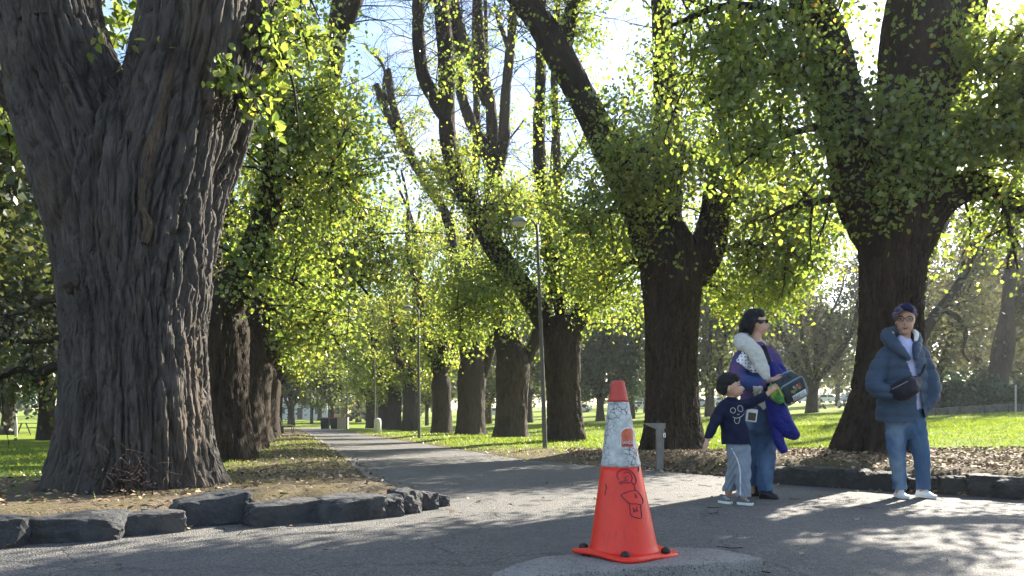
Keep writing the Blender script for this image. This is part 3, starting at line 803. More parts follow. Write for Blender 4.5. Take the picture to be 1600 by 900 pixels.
o, n = make_tree('elm_tree', 'trunk just left of the nearest lamp post with tall bare upright stems', 'avenue trees, far side', q,
    [[(*(q - [0, 0, .2]), 0.574), (*P(798, 675, Y), 0.541), (*P(800, 620, Y), 0.508), (*P(802, 570, Y), 0.541), (*P(802, 545, Y), .40), (*P(802, 525, Y), .22), (*P(802, 512, Y), .03)]],
    [px_path([(786, 575, 0, 0.26), (780, 500, 0, 0.24), (776, 400, .2, 0.22), (772, 320, .3, 0.22), (769, 270, .3, 0.21), (760, 240, .3, 0.18), (742, 205, .3, 0.18), (722, 150, .3, 0.18), (714, 80, .3, 0.17), (709, 0, .4, 0.15), (705, -100, .5, 0.09), (703, -200, .5, 0.02)], Y),
     px_path([(772, 290, .3, 0.18), (771, 220, .4, 0.18), (766, 160, .4, 0.16), (755, 110, .4, 0.15), (749, 40, .5, 0.13), (746, -30, .5, 0.11), (742, -160, .5, 0.02)], Y),
     px_path([(775, 290, .3, 0.18), (786, 230, .2, 0.18), (790, 150, .2, 0.16), (798, 70, .2, 0.15), (803, 0, .2, 0.13), (806, -90, .2, 0.09), (806, -180, .2, 0.02)], Y),
     px_path([(758, 165, .4, 0.12), (740, 110, .2, 0.12), (722, 65, .1, 0.11), (712, 30, 0, 0.06), (700, -30, 0, 0.02)], Y),
     px_path([(820, 570, 0, 0.27), (842, 520, 0, 0.22), (858, 460, .3, 0.18), (862, 380, .5, 0.16), (870, 260, .6, 0.13), (866, 120, .6, 0.11), (872, 0, .6, 0.09), (880, -120, .6, 0.03)], Y)],
    54, size=.122, nsub=2, nside=32, Lmax=2.7, per=22, twigs=7, zfull=7.0, zbare=10.5, minleaf=.08, tuft=50, nu=80, step=.07, bark=.08, flare=.28, flare_h=.34, t0=.04, w=.12, l=.8, mat='bark_grey', tintbias=.1)
NL += n
Y = 32.2; q = pz(735, Y)
o, n = make_tree('elm_tree', 'thick trunk with a bare broken-topped limb leaning left high above the path', 'avenue trees, far side', q,
    [[(*(q - [0, 0, .2]), 0.622), (*P(735, 672, Y), 0.588), (*P(736, 620, Y), 0.554), (*P(738, 580, Y), 0.571), (*P(740, 558, Y), .44), (*P(740, 540, Y), .22), (*P(740, 528, Y), .03)]],
    [px_path([(728, 590, 0, 0.26), (722, 500, 0, 0.23), (712, 410, 0, 0.20), (694, 330, 0, 0.20), (672, 295, 0, 0.20), (648, 255, 0, 0.19), (626, 213, 0, 0.18), (606, 180, 0, 0.15), (592, 145, 0, 0.14), (588, 132, 0, 0.12)], Y),
     px_path([(640, 235, 0, 0.14), (622, 190, .1, 0.14), (611, 150, .1, 0.14), (607, 115, .1, 0.13), (607, 108, .1, 0.09)], Y),
     px_path([(755, 590, 0, 0.25), (768, 540, 0, 0.20), (775, 470, .2, 0.16), (760, 350, .4, 0.14), (765, 230, .5, 0.12), (760, 100, .6, 0.09), (758, -50, .7, 0.03)], Y),
     px_path([(738, 570, .4, 0.23), (732, 450, .8, 0.20), (738, 320, 1, 0.17), (745, 200, 1.1, 0.14), (741, 70, 1.2, 0.10), (742, -80, 1.3, 0.03)], Y)],
    55, size=.135, nsub=1, nside=34, Lmax=2.9, per=22, twigs=7, zfull=8.0, zbare=12, minleaf=.08, tuft=50, nu=64, step=.09, bark=.08, flare=.28, flare_h=.36, t0=.04, w=.12, l=.8, mat='bark_grey', tintbias=.12)
NL += n
ordr = ['sixth', 'seventh', 'eighth', 'ninth', 'tenth']
for i, (px, Y) in enumerate([(690, 38.4), (641, 48.5), (617, 56.0), (600, 63.0), (580, 73.0)]):
    q = pz(px, Y); rg = np.random.default_rng(70 + i)
    top = q + [-.05, 0, 2.9]
    lm = auto_limbs(rg, top, 5, 11.0, .34, .26, [3.3, 1.6, -1.2, 0.2, 2.4])
    o, n = make_tree('elm_tree', f'{ordr[i]} trunk of the far row, counted from the one behind the blue jacket', 'avenue trees, far side', q,
        [[(*(q - [0, 0, .2]), 0.528), (*(q + [0, 0, .6]), 0.496), (*(q + [0, 0, 1.8]), 0.464), (*(q + [-.02, 0, 2.7]), 0.480), (*(q + [-.05, 0, 3.1]), .34), (*(q + [-.05, 0, 3.5]), .16), (*(q + [-.05, 0, 3.8]), .03)]],
        lm, 60 + i, size=.165 + .02 * i, nside=28, Lmax=3.2, per=15, twigs=6, zfull=8.5, zbare=13, minleaf=.08, tuft=30, nu=44, step=.12, bark=.05, flare=.2, flare_h=.4, t0=.05, favour=(-.3, -.2, -.1), tintbias=.15, mat='bark_grey' if i else 'bark')
    NL += n
# ------------------------------------------------------------------ solid helpers
def bm_box(bm, size, loc=(0, 0, 0), rot=(0, 0, 0), bevel=0.0, seg=2, taper=1.0):
    r = bmesh.ops.create_cube(bm, size=1.0)
    vs = r['verts']
    for v in vs:
        t = taper if v.co.z > 0 else 1.0
        v.co = Vector((v.co.x * size[0] * t, v.co.y * size[1] * t, v.co.z * size[2]))
    if bevel:
        es = list({e for v in vs for e in v.link_edges})
        rb = bmesh.ops.bevel(bm, geom=es, offset=bevel, segments=seg, affect='EDGES', profile=0.5)
        vs = list({v for f in rb['faces'] for v in f.verts} | {v for v in vs if v.is_valid})
    M4 = Matrix.Translation(Vector([float(c) for c in loc])) @ (Matrix.Rotation(rot[2], 4, 'Z') @ Matrix.Rotation(rot[1], 4, 'Y') @ Matrix.Rotation(rot[0], 4, 'X'))
    bmesh.ops.transform(bm, matrix=M4, verts=vs)
    return vs

def bm_done(name, bm, mat, parent=None, smooth=False):
    me = bpy.data.meshes.new(name)
    bmesh.ops.recalc_face_normals(bm, faces=bm.faces)
    bm.to_mesh(me); bm.free()
    if smooth: me.shade_smooth()
    return link(name, me, mat, parent)

def box(name, size, loc, mat, parent=None, rot=(0, 0, 0), bevel=0.0, taper=1.0):
    bm = bmesh.new(); bm_box(bm, size, loc, rot, bevel, taper=taper)
    return bm_done(name, bm, mat, parent)

def lathe(name, prof, c, mat, parent=None, n=40, smooth=True, lean=(0, 0)):
    "PROF: rows of (radius, z) from bottom to top, closed at both ends"
    th = np.linspace(0, 2 * math.pi, n, endpoint=False)
    V = [(c[0] + r * math.cos(t) + lean[0] * z, c[1] + r * math.sin(t) + lean[1] * z, c[2] + z) for r, z in prof for t in th]
    F = [(i * n + j, i * n + (j + 1) % n, (i + 1) * n + (j + 1) % n, (i + 1) * n + j) for i in range(len(prof) - 1) for j in range(n)]
    F.append(tuple(range(n))[::-1]); F.append(tuple((len(prof) - 1) * n + j for j in range(n)))
    return link(name, mesh_py(name, V, F, smooth), mat, parent)

def pole(name, pts, mat, parent=None, nu=12, step=0.1, **kw):
    V, F, U = tube(pts, nu, step, lump=0, **kw)
    n = nu + 1
    rows = len(V) // n
    faces = [tuple(f) for f in F] + [tuple(range(nu))[::-1], tuple((rows - 1) * n + j for j in range(nu))]
    return link(name, mesh_py(name, V, faces, True), mat, parent)

# ------------------------------------------------------------------ park trees behind the avenue (a few kinds, copied)
def park_proto(seed, H, crotch, r, nl, lean, leafm, size, per, nside, Lmax, mat='bark_grey', mn=1.0, twigs=5):
    rg = np.random.default_rng(seed)
    q = np.zeros(3)
    lm = auto_limbs(rg, q + [0, 0, crotch], nl, H - crotch, r * .6, lean, wob=.35)
    o, n = make_tree('park_tree', 'x', 'park trees beyond the avenue', q,
        [[(0, 0, -.3, r * 1.05), (0, 0, .5, r), (.02, 0, crotch * .6, r * .92), (.04, 0, crotch, r * .95), (.04, 0, crotch + .4, r * .6)]], lm, seed, size=size, mat=mat, leafm=leafm,
        nside=nside, Lmax=Lmax, per=per, twigs=twigs, zfull=30, zbare=40, minleaf=mn, tuft=6, nu=24, step=.22, bark=.03, t0=.08, spread=.35, limb_nu=8, up=0.0, nsub=1)
    return o

protos = {
    'green': park_proto(101, 11.5, 2.4, .33, 6, .42, 'leaf_far', .30, 14, 24, 3.4),
    'dark': park_proto(102, 12.5, 2.0, .36, 6, .40, 'conifer', .32, 13, 22, 3.4),
    'dull': park_proto(103, 12.0, 2.2, .42, 6, .50, 'leaf_dull', .24, 11, 26, 3.8),
    'slim': park_proto(104, 9.5, 2.3, .20, 5, .36, 'leaf_far', .30, 9, 16, 2.8),
}
def copy_tree(o, parent=None):
    c = o.copy(); col.objects.link(c); c.parent = parent
    for ch in [x for x in o.children]: copy_tree(ch, c)
    return c

first = set()
park = [
    ('green', 72, 31, 0.95, 0.4, 'slender park tree on the lawn left of the huge trunk'),
    ('dark', 12, 46, 1.0, 1.7, 'dark park tree at the far left edge with a low spreading crown'),
    ('dull', -30, 62, 1.1, 2.2, 'brownish park tree at the left edge behind the dark one'),
    ('green', 112, 58, 1.05, 3.2, 'park tree whose trunk shows just left of the huge trunk'),
    ('dull', -110, 30, 1.0, 0.9, 'brownish park tree reaching in from beyond the left edge'),
    ('green', -190, 21, 1.05, 5.0, 'green park tree hanging in at the upper left edge'),
    ('green', 455, 86, 1.15, 4.4, 'park tree with a plain trunk left of the litter bins beyond the path'),
    ('slim', 487, 100, 1.0, 1.1, 'thin forked park tree between the plain trunk and the bins'),
    ('green', 518, 92, 1.3, 2.0, 'dark trunked park tree standing right behind the litter bins'),
    ('dark', 500, 120, 1.1, 0.3, 'far dark park tree above the white buildings'),
    ('green', 560, 110, 1.2, 3.9, 'far park tree at the end of the path on its right'),
    ('slim', 667, 80, 1.0, 5.2, 'small park tree seen between the sixth and fifth trunks of the far row'),
    ('green', 763, 72, 1.0, 0.8, 'forked park tree seen between the fourth and fifth trunks of the far row'),
    ('green', 826, 66, 1.1, 2.9, 'park tree seen left of the nearest lamp post'),
    ('dark', 938, 58, 0.85, 4.1, 'park tree left of the cone, darker and thicker of two'),
    ('slim', 988, 60, 1.1, 2.5, 'park tree seen just right of the cone top'),
    ('green', 1109, 54, 1.0, 1.4, 'park tree with a straight trunk above the boy'),
    ('dark', 1010, 95, 1.0, 3.3, 'far dark park tree behind the drinking fountain tree'),
    ('dull', 1165, 78, 1.0, 4.9, 'far brownish park tree behind the woman in sunglasses'),
    ('dull', 1269, 50, 0.95, 0.2, 'brownish park tree with a dark trunk above the tilted backpack'),
    ('slim', 1309, 84, 1.2, 3.6, 'far park tree between the backpack and the broad trunk'),
    ('dull', 1462, 52, 1.05, 5.5, 'wide hazy brownish tree just right of the broad trunk'),
    ('dull', 1540, 64, 1.15, 2.7, 'hazy brownish tree behind the juniper hedge'),
    ('dull', 1660, 46, 1.1, 1.9, 'hazy brownish tree at the right edge behind the hedge'),
    ('green', 1590, 84, 1.2, 0.5, 'far green park tree above the juniper hedge'),
    ('dark', 1380, 100, 1.1, 4.0, 'far dark park tree hidden mostly by the broad trunk'),
    ('green', 700, 115, 1.2, 5.8, 'far park tree seen between the far row trunks'),
    ('dark', 880, 105, 1.1, 1.2, 'far dark park tree seen beside the forked trunk'),
    ('green', 1220, 120, 1.2, 2.1, 'farthest green park tree above the parked cars'),
]
for kind, px, Y, s, rz, lab in park:
    if kind in first: o = copy_tree(protos[kind])
    else: o = protos[kind]; first.add(kind)
    o.location = tuple(pz(px, Y)); o.rotation_euler = (0, 0, rz); o.scale = (s, s, s)
    o['label'] = lab

# tall grey trunk and a dark crooked bough behind the hedge
q = pz(1560, 40)
o, n = make_tree('park_tree', 'tall leaning grey trunk rising behind the juniper hedge at the right', 'park trees beyond the avenue', q,
    [[(*(q - [0, 0, .3]), .5), (*P(1560, 600, 40), .46), (*P(1568, 540, 40), .5), (*P(1574, 480, 40), .32), (*P(1580, 420, 40), .3)]],
    [px_path([(1578, 440, 0, .3), (1584, 350, 0, .27), (1590, 270, .2, .24), (1600, 150, .5, .2), (1610, 0, .8, .05)], 40),
     px_path([(1572, 500, 0, .2), (1600, 450, 0, .18), (1630, 380, 0, .14), (1650, 300, 0, .04)], 40)],
    131, size=.3, nside=16, Lmax=3, per=5, zfull=30, zbare=40, nu=30, step=.2, t0=.2, mat='bark_grey', leafm='leaf_dull', spread=.3)
q = pz(1425, 33)
o, n = make_tree('park_tree', 'crooked dark bare boughs showing past the right side of the broad trunk', 'park trees beyond the avenue', q,
    [[(*(q - [0, 0, .3]), .42), (*(q + [0, 0, 1]), .4), (*P(1432, 560, 33), .36), (*P(1440, 520, 33), .25)]],
    [px_path([(1436, 545, 0, .28), (1450, 510, 0, .24), (1475, 475, 0, .2), (1500, 440, 0, .17), (1520, 400, 0, .13), (1530, 360, 0, .1), (1540, 300, 0, .04)], 33),
     px_path([(1470, 482, 0, .15), (1488, 490, -.3, .13), (1504, 505, -.4, .11), (1508, 530, -.4, .08), (1503, 548, -.4, .06), (1515, 565, -.4, .03)], 33),
     px_path([(1436, 540, .2, .2), (1440, 470, .4, .17), (1452, 400, .5, .13), (1480, 350, .6, .08), (1500, 310, .6, .03)], 33)],
    132, size=.2, nside=16, Lmax=2.4, per=4, zfull=30, zbare=40, minleaf=.45, nu=26, step=.15, t0=.2, mat='bark_grey', leafm='leaf_dull', spread=.3, twigs=6)

# low boughs behind the huge trunk, reaching left: they belong to a tree of their own further back
q = pz(165, 15.5)
o, n = make_tree('park_tree', 'tree hidden behind the huge trunk, its bare black boughs drooping out to the left', 'park trees beyond the avenue', q,
    [[(*(q - [0, 0, .3]), .3), (*(q + [0, 0, 1]), .27), (*P(166, 540, 15.5), .25), (*P(166, 480, 15.5), .2)]],
    [px_path([(160, 530, 0, .14), (120, 545, -.3, .11), (98, 562, -.3, .10), (82, 574, -.3, .10), (62, 583, -.3, .09), (32, 577, -.3, .07), (0, 590, -.3, .05), (-50, 610, -.3, .02)], 15.5),
     px_path([(160, 510, 0, .11), (110, 522, -.3, .07), (80, 531, -.3, .06), (40, 534, -.3, .05), (0, 528, -.3, .04), (-50, 540, -.3, .01)], 15.5),
     px_path([(160, 490, 0, .11), (100, 470, -.3, .07), (70, 470, -.3, .06), (30, 500, -.3, .05), (0, 510, -.3, .04), (-50, 530, -.3, .01)], 15.5),
     px_path([(166, 480, 0, .18), (150, 380, .2, .15), (120, 280, .3, .12), (80, 180, .4, .09), (40, 80, .4, .03)], 15.5)],
    133, size=.12, nside=16, Lmax=1.4, per=4, zfull=30, zbare=40, minleaf=.55, nu=26, step=.1, t0=.3, leafm='leaf_dull', tuft=4, twigs=6, bark=.015)

# ------------------------------------------------------------------ a far wood along the horizon
def far_wood():
    rg = np.random.default_rng(5)
    pts = []
    for i in range(120):
        px = rg.uniform(-250, 1850); Y = rg.uniform(135, 190)
        if 425 < px < 560 and Y < 172: Y = rg.uniform(176, 200)
        x = (px - 800) / FPX * Y
        z = float(ground_z(np.array([x]), np.array([Y]))[0][0])
        h = rg.uniform(9, 17); w = rg.uniform(3.5, 6.5)
        n = 150
        u = rg.normal(size=(n, 3)); u /= np.linalg.norm(u, axis=1)[:, None]
        u *= rg.uniform(.6, 1.05, n)[:, None]
        pts.append(np.array([x, Y, z + h * .55]) + u * np.array([w, w, h * .5]))
    Pt = np.vstack(pts)
    me = leaf_mesh('far_wood', Pt, 1.5, rg)
    tag(link('far_wood', me, MAT['leaf_far']), 'far-off belt of park trees along the horizon', 'woodland', kind='stuff')
far_wood()

# ------------------------------------------------------------------ shrubs
def tufts(name, label, cat, blobs, size, n, matn, seed, stem=None, group=None, long=False):
    rg = np.random.default_rng(seed)
    c0 = np.array(blobs[0][0])
    x0 = pz(800 + c0[0] / c0[1] * FPX, c0[1])
    root = thing(name, label, cat, x0, group)
    pts = []
    for c, r in blobs:
        u = rg.normal(size=(n, 3)); u /= np.linalg.norm(u, axis=1)[:, None]
        u *= (rg.uniform(0.55, 1.08, n) * (1 + .25 * np.sin(u[:, 0] * 7 + u[:, 2] * 9 + seed)))[:, None]
        u[:, 2] = np.abs(u[:, 2]) * 1.0 - .1
        pts.append(np.array(c) + u * np.array(r))
    link('foliage', leaf_mesh('foliage', np.vstack(pts), size, rg, droop=-0.5 if long else .2), MAT[matn], root)['kind'] = 'stuff'
    for c, r in blobs[:3]:
        b = np.array([c[0], c[1], x0[2] - .1])
        pole('stem', [(*b, .05), (b[0] + .05, b[1], c[2], .03), (b[0], b[1], c[2] + r[2] * .6, .01)], MAT['bark'], root)
    return root
hz = pz(1510, 33)[2]
tufts('juniper_shrub', 'low spreading dark green juniper hedge behind a low wall at the right', 'shrub',
      [(P(px, 612, 34 + dy) * np.array([1, 1, 0]) + np.array([0, 0, hz + .25]), (r, .9, h)) for px, dy, r, h in
       ((1455, 0, .75, 1.25), (1485, .3, .8, 1.5), (1515, .1, .9, 1.6), (1548, .4, .85, 1.45), (1580, 0, .8, 1.1), (1500, -.5, .9, 1.1), (1540, -.5, .9, 1.0), (1615, .2, .8, .9))],
      .20, 1500, 'conifer', 77, long=True)
tufts('autumn_shrub', 'small shrub with reddish autumn leaves at the right edge above the low wall', 'shrub',
      [(P(1598, 590, 36) * np.array([1, 1, 0]) + np.array([0, 0, hz + .5]), (.55, .5, 1.9)), (P(1620, 590, 36) * np.array([1, 1, 0]) + np.array([0, 0, hz + .5]), (.6, .5, 1.5))],
      .16, 500, 'leaf_dull', 78)
wallm = plain('low_wall_stone', (0.10, 0.095, 0.085), .9, .3, 5, .6)
wb = pz(1520, 31.6)
root = thing('garden_wall', 'low dark stone wall in front of the juniper hedge', 'wall', wb)
rg = np.random.default_rng(3)
for i in range(16):
    x = wb[0] - 3.0 + i * .52
    zz = float(ground_z(np.array([x]), np.array([31.6]))[0][0])
    box('stone', (.49, .35, .42 + rg.uniform(-.03, .03)), (x, 31.6 + rg.uniform(-.02, .02), zz + .12), wallm, root, (0, 0, rg.uniform(-.04, .04)), .03)
hp = pz(1587, 31.2)
m_post = plain('weathered_post', (0.36, 0.35, 0.32), .8, .2)
pole('marker_post', [(*(hp - [0, 0, .1]), .035), (*(hp + [0, 0, .5]), .035), (*(hp + [0, 0, 1.15]), .035)], m_post)
tag(bpy.data.objects['marker_post'], 'thin pale post standing before the juniper hedge', 'post')

# ------------------------------------------------------------------ kerb stones (each a rock of its own)
def rock_mat(name, a, b_, c):
    m, nt, b = new_mat(name)
    v = coords(nt)
    f = noise_fac(nt, v, 9, 8, .65, .3, .7)
    cc = mixc(nt, f, a, b_)
    cc = mixc(nt, math_n(nt, 'MULTIPLY', noise_fac(nt, v, 3.1, 5, .6, .52, .7), .6), cc, c)
    cc = mixc(nt, noise_fac(nt, v, 70, 3, .6, .58, .8), cc, tuple(x * 1.5 for x in b_))
    nt.links.new(cc, b.inputs['Base Color'])
    b.inputs['Roughness'].default_value = .85
    n = N(nt, 'ShaderNodeTexNoise', {'Vector': v, 'Scale': 22.0, 'Detail': 9.0, 'Roughness': .7})
    bump(nt, b, n.outputs['Fac'], .9, .03)
    return m
MAT['bluestone'] = rock_mat('bluestone', (0.024, 0.025, 0.027), (0.070, 0.071, 0.074), (0.105, 0.092, 0.076))
MAT['mossy_rock'] = rock_mat('mossy_rock', (0.020, 0.020, 0.019), (0.056, 0.054, 0.048), (0.042, 0.046, 0.022))

def rock(name, c, size, yaw, seed, mat, tilt=0.0, rough=.10, lean=0.0):
    "a quarried block: the hull of scattered points on a rounded box, then chipped"
    rg = np.random.default_rng(int(seed * 100))
    n = 46
    u = rg.normal(size=(n, 3)); u /= np.abs(u).max(1)[:, None]                     # on a cube
    r = (np.abs(u) ** 3.2).sum(1) ** (-1 / 3.2)
    pts = u * r[:, None] * 0.5 * rg.uniform(.84, 1.04, n)[:, None]
    pts = np.vstack([pts, [(x * .5 * rg.uniform(.72, .92), y * .5 * rg.uniform(.7, .92), z * .5 * (rg.uniform(.62, .92) if z > 0 else .95)) for x in (-1, 1) for y in (-1, 1) for z in (-1, 1)]])
    bm = bmesh.new()
    for q in pts: bm.verts.new(q)
    h = bmesh.ops.convex_hull(bm, input=list(bm.verts))
    bmesh.ops.delete(bm, geom=list({g for g in list(h['geom_interior']) + list(h['geom_unused']) if isinstance(g, bmesh.types.BMVert)}), context='VERTS')
    bmesh.ops.dissolve_limit(bm, angle_limit=R(14), verts=list(bm.verts), edges=list(bm.edges))
    bmesh.ops.bevel(bm, geom=list(bm.edges), offset=.02, segments=1, affect='EDGES')
    bmesh.ops.triangulate(bm, faces=list(bm.faces))
    bmesh.ops.subdivide_edges(bm, edges=[e for e in bm.edges if e.calc_length() > .09], cuts=3, use_grid_fill=True)
    bmesh.ops.triangulate(bm, faces=list(bm.faces))
    bmesh.ops.subdivide_edges(bm, edges=[e for e in bm.edges if e.calc_length() > .07], cuts=1, use_grid_fill=True)
    bmesh.ops.triangulate(bm, faces=list(bm.faces))
    co = np.array([v.co[:] for v in bm.verts])
    def n3(f, s): return (vnoise(co[:, 0] * f + s, co[:, 1] * f + co[:, 2] * 1.3 * f, seed + s) + vnoise(co[:, 2] * f - s, co[:, 0] * f * 1.2 + co[:, 1] * f, seed * 2 + s)) - 1
    co = co * (1 + (.08 * n3(5, 3) + .05 * n3(12, 6) + .03 * n3(26, 8))[:, None])
    co[:, 2] += co[:, 0] * tilt
    co = co * np.array(size)
    co[:, 1] += co[:, 2] * lean
    cs, sn = math.cos(yaw), math.sin(yaw)
    xy = np.stack([co[:, 0] * cs - co[:, 1] * sn, co[:, 0] * sn + co[:, 1] * cs], 1)
    for v, q, z in zip(bm.verts, xy, co[:, 2]): v.co = (q[0] + c[0], q[1] + c[1], z + c[2])
    me = bpy.data.meshes.new(name); bm.to_mesh(me); bm.free()
    me.shade_smooth()
    try: me.set_sharp_from_angle(angle=R(24))
    except Exception: pass
    return link(name, me, mat)

def stone_row(rows, mat, labels, group, depth, sink=.06):
    for i, (x0, x1, yt, yb) in enumerate(rows):
        Y = CAM_H * FPX / (yb - HY)
        h = (yb - yt) / FPX * Y * .88
        # the front face lies along the chord of the kerb line
        xa, xb = (x0 - 800) / FPX * Y, (x1 - 800) / FPX * Y
        slope = SL[i] if isinstance(SL, list) else SL
        w = (xb - xa) * math.hypot(1, slope) * 1.04
        c = ((xa + xb) / 2, Y + depth / 2 * .9, (h - sink) / 2 )
        o = rock('kerb_stone', c, (w, depth, h + sink), math.atan(slope), 3.1 + i * 1.7, mat, tilt=TL[i % len(TL)] if TL else 0)
        tag(o, labels[i], 'stone', group)

SL = [.22, .22, .55, .62, .85, .72, .5, .8, .75, .8]
TL = [0, .03, .02, .12, -.04, .05, .03, -.12, -.05, -.15]
stone_row([(-95, 20, 803, 858), (26, 171, 797, 848), (171, 270, 795, 837), (266, 376, 764, 823), (391, 489, 776, 821), (483, 590, 768, 815), (584, 622, 769, 808), (609, 645, 757, 803), (638, 671, 764, 798), (667, 688, 771, 792)],
          MAT['bluestone'],
          ['bluestone kerb block cut by the left picture edge', 'long low bluestone kerb block at the far left, in front of the huge trunk', 'low bluestone kerb block under the dead shoots of the huge trunk',
           'biggest, sloping bluestone block leaning against the huge trunk', 'rounded brownish stone alone in a gap right of the sloping block', 'long dark blocky stone right of the rounded brownish one',
           'short squarish stone in the middle of the kerb corner', 'upright stone standing tallest in the kerb corner', 'dark stone second from the end of the kerb corner', 'last and smallest stone at the kerb corner'],
          'black kerb stones round the huge trunk', .30)
SL = [-1.0, -.95, -.9, -.85, -.8, -.75, -.7, -.62, -.55, -.45, -.3, -.2]
TL = [.05, -.03, .02, -.05, .04, 0, .03, -.04, .02, -.03, .03, 0]
stone_row([(1204, 1252, 727, 757), (1252, 1296, 724, 760), (1296, 1334, 726, 763), (1334, 1368, 729, 765), (1368, 1400, 733, 767), (1400, 1431, 733, 769), (1431, 1459, 737, 770), (1457, 1488, 741, 771), (1486, 1529, 739, 774), (1528, 1577, 737, 777), (1576, 1640, 739, 781)],
          MAT['mossy_rock'],
          ['first mossy rock of the far kerb, behind the black boots', 'second mossy rock of the far kerb from the black boots', 'third mossy rock of the far kerb from the black boots', 'fourth mossy rock of the far kerb from the black boots',
           'mossy rock just left of the jeans of the woman in the puffer jacket', 'mossy rock behind the legs of the woman in the puffer jacket', 'mossy rock just above the right-hand white shoe of the jacketed woman', 'small mossy rock right of the white shoes',
           'mossy rock two right of the white shoes', 'long mossy rock near the right edge', 'mossy rock cut by the right picture edge'],
          'mossy rocks of the far kerb', .34)
for i, (px, py, s, lab) in enumerate([(386, 766, .075, 'small pale rock behind the rounded kerb stone'), (399, 772, .06, 'smaller rock beside the small pale rock'), (372, 774, .07, 'small dark rock at the roots of the huge trunk')]):
    Y = (CAM_H - .13) * FPX / (py - HY)
    c = P(px, py, Y)
    tag(rock('loose_rock', c + [0, 0, .01], (s * 1.5, s, s * .8), .4 + i, 9.3 + i * 2.2, MAT['mossy_rock'], .2), lab, 'stone', 'loose rocks by the roots')

# ------------------------------------------------------------------ concrete slab and traffic cone
def slab():
    top = [(-.08, 3.12), (.02, 3.33), (.14, 3.47), (.45, 3.60), (.85, 3.735), (1.02, 3.70), (1.11, 3.58), (1.175, 3.44), (.92, 3.34), (.52, 3.22), (.2, 3.11), (.0, 3.05)]
    rg = np.random.default_rng(8)
    A = np.array(top + [top[0]])
    pts = []
    for a, b in zip(A[:-1], A[1:]):
        for t in np.linspace(0, 1, 9)[:-1]:
            pts.append(a + (b - a) * t)
    pts = np.array(pts)
    c = pts.mean(0)
    ang = np.arange(len(pts))
    bmx = bmesh.new()
    rings = []
    for f, z in ((1.035, -.04), (1.03, .02), (1.02, .058), (1.004, .070), (.975, .0725), (.6, .073), (.25, .074)):
        ring = []
        for i, p in enumerate(pts):
            k = (vnoise(i * .5, f * 3, 2) - .5) * (.05 if z < .06 else .025)
            q = c + (p - c) * (f + k)
            ring.append(bmx.verts.new((q[0], q[1], z + (vnoise(q[0] * 9, q[1] * 9, 5) - .5) * .006)))
        rings.append(ring)
    n = len(pts)
    for r0, r1 in zip(rings[:-1], rings[1:]):
        for j in range(n):
            bmx.faces.new((r0[j], r0[(j + 1) % n], r1[(j + 1) % n], r1[j]))
    bmx.faces.new(rings[-1])
    m, nt, b = new_mat('exposed_aggregate')
    v = coords(nt)
    sp = N(nt, 'ShaderNodeTexVoronoi', {'Vector': v, 'Scale': 120.0})
    hs = N(nt, 'ShaderNodeSeparateColor', {'Color': sp.outputs['Color']})
    c1 = mixc(nt, noise_fac(nt, v, 4, 7, .65), (.14, .136, .125), (.25, .24, .22))
    c1 = mixc(nt, math_n(nt, 'MULTIPLY', hs.outputs[0], .45), c1, (.36, .35, .33))
    c1 = mixc(nt, noise_fac(nt, v, 90, 3, .6, .56, .66), c1, (.06, .058, .055))
    nt.links.new(c1, b.inputs['Base Color'])
    b.inputs['Roughness'].default_value = .9
    bump(nt, b, sp.outputs['Distance'], .6, .01)
    o = bm_done('concrete_slab', bmx, m, None, True)
    try: o.data.set_sharp_from_angle(angle=R(50))
    except Exception: pass
    tag(o, 'rough grey concrete slab under the traffic cone', 'slab')
slab()

CY, CX, CZ = 3.55, .522, .073
LEAN = -.036
def cone_r(z): return float(np.interp(z, [0, .02, .05, .42, .705, .815, .83], [.178, .166, .158, .094, .0515, .033, .030]))
def plastic(name, a, b_, stain, rough=.42):
    m, nt, b = new_mat(name)
    v = coords(nt)
    c = mixc(nt, noise_fac(nt, v, 6, 6, .6), a, b_)
    vs = coords(nt, 'Object', (60, 60, 9))
    c = mixc(nt, math_n(nt, 'MULTIPLY', noise_fac(nt, vs, 1.0, 5, .7, .56, .76), .75), c, stain)
    nt.links.new(c, b.inputs['Base Color'])
    b.inputs['Roughness'].default_value = rough
    n = N(nt, 'ShaderNodeTexNoise', {'Vector': v, 'Scale': 45.0, 'Detail': 4.0})
    bump(nt, b, n.outputs['Fac'], .12, .01)
    return m
m_or = plastic('cone_orange', (.80, .030, .008), (.70, .022, .007), (.30, .020, .012))
m_cap = plastic('cone_cap', (.50, .040, .022), (.42, .055, .04), (.34, .17, .14), .55)
m_blk = plain('black_rubber', (.018, .018, .019), .55, .2)
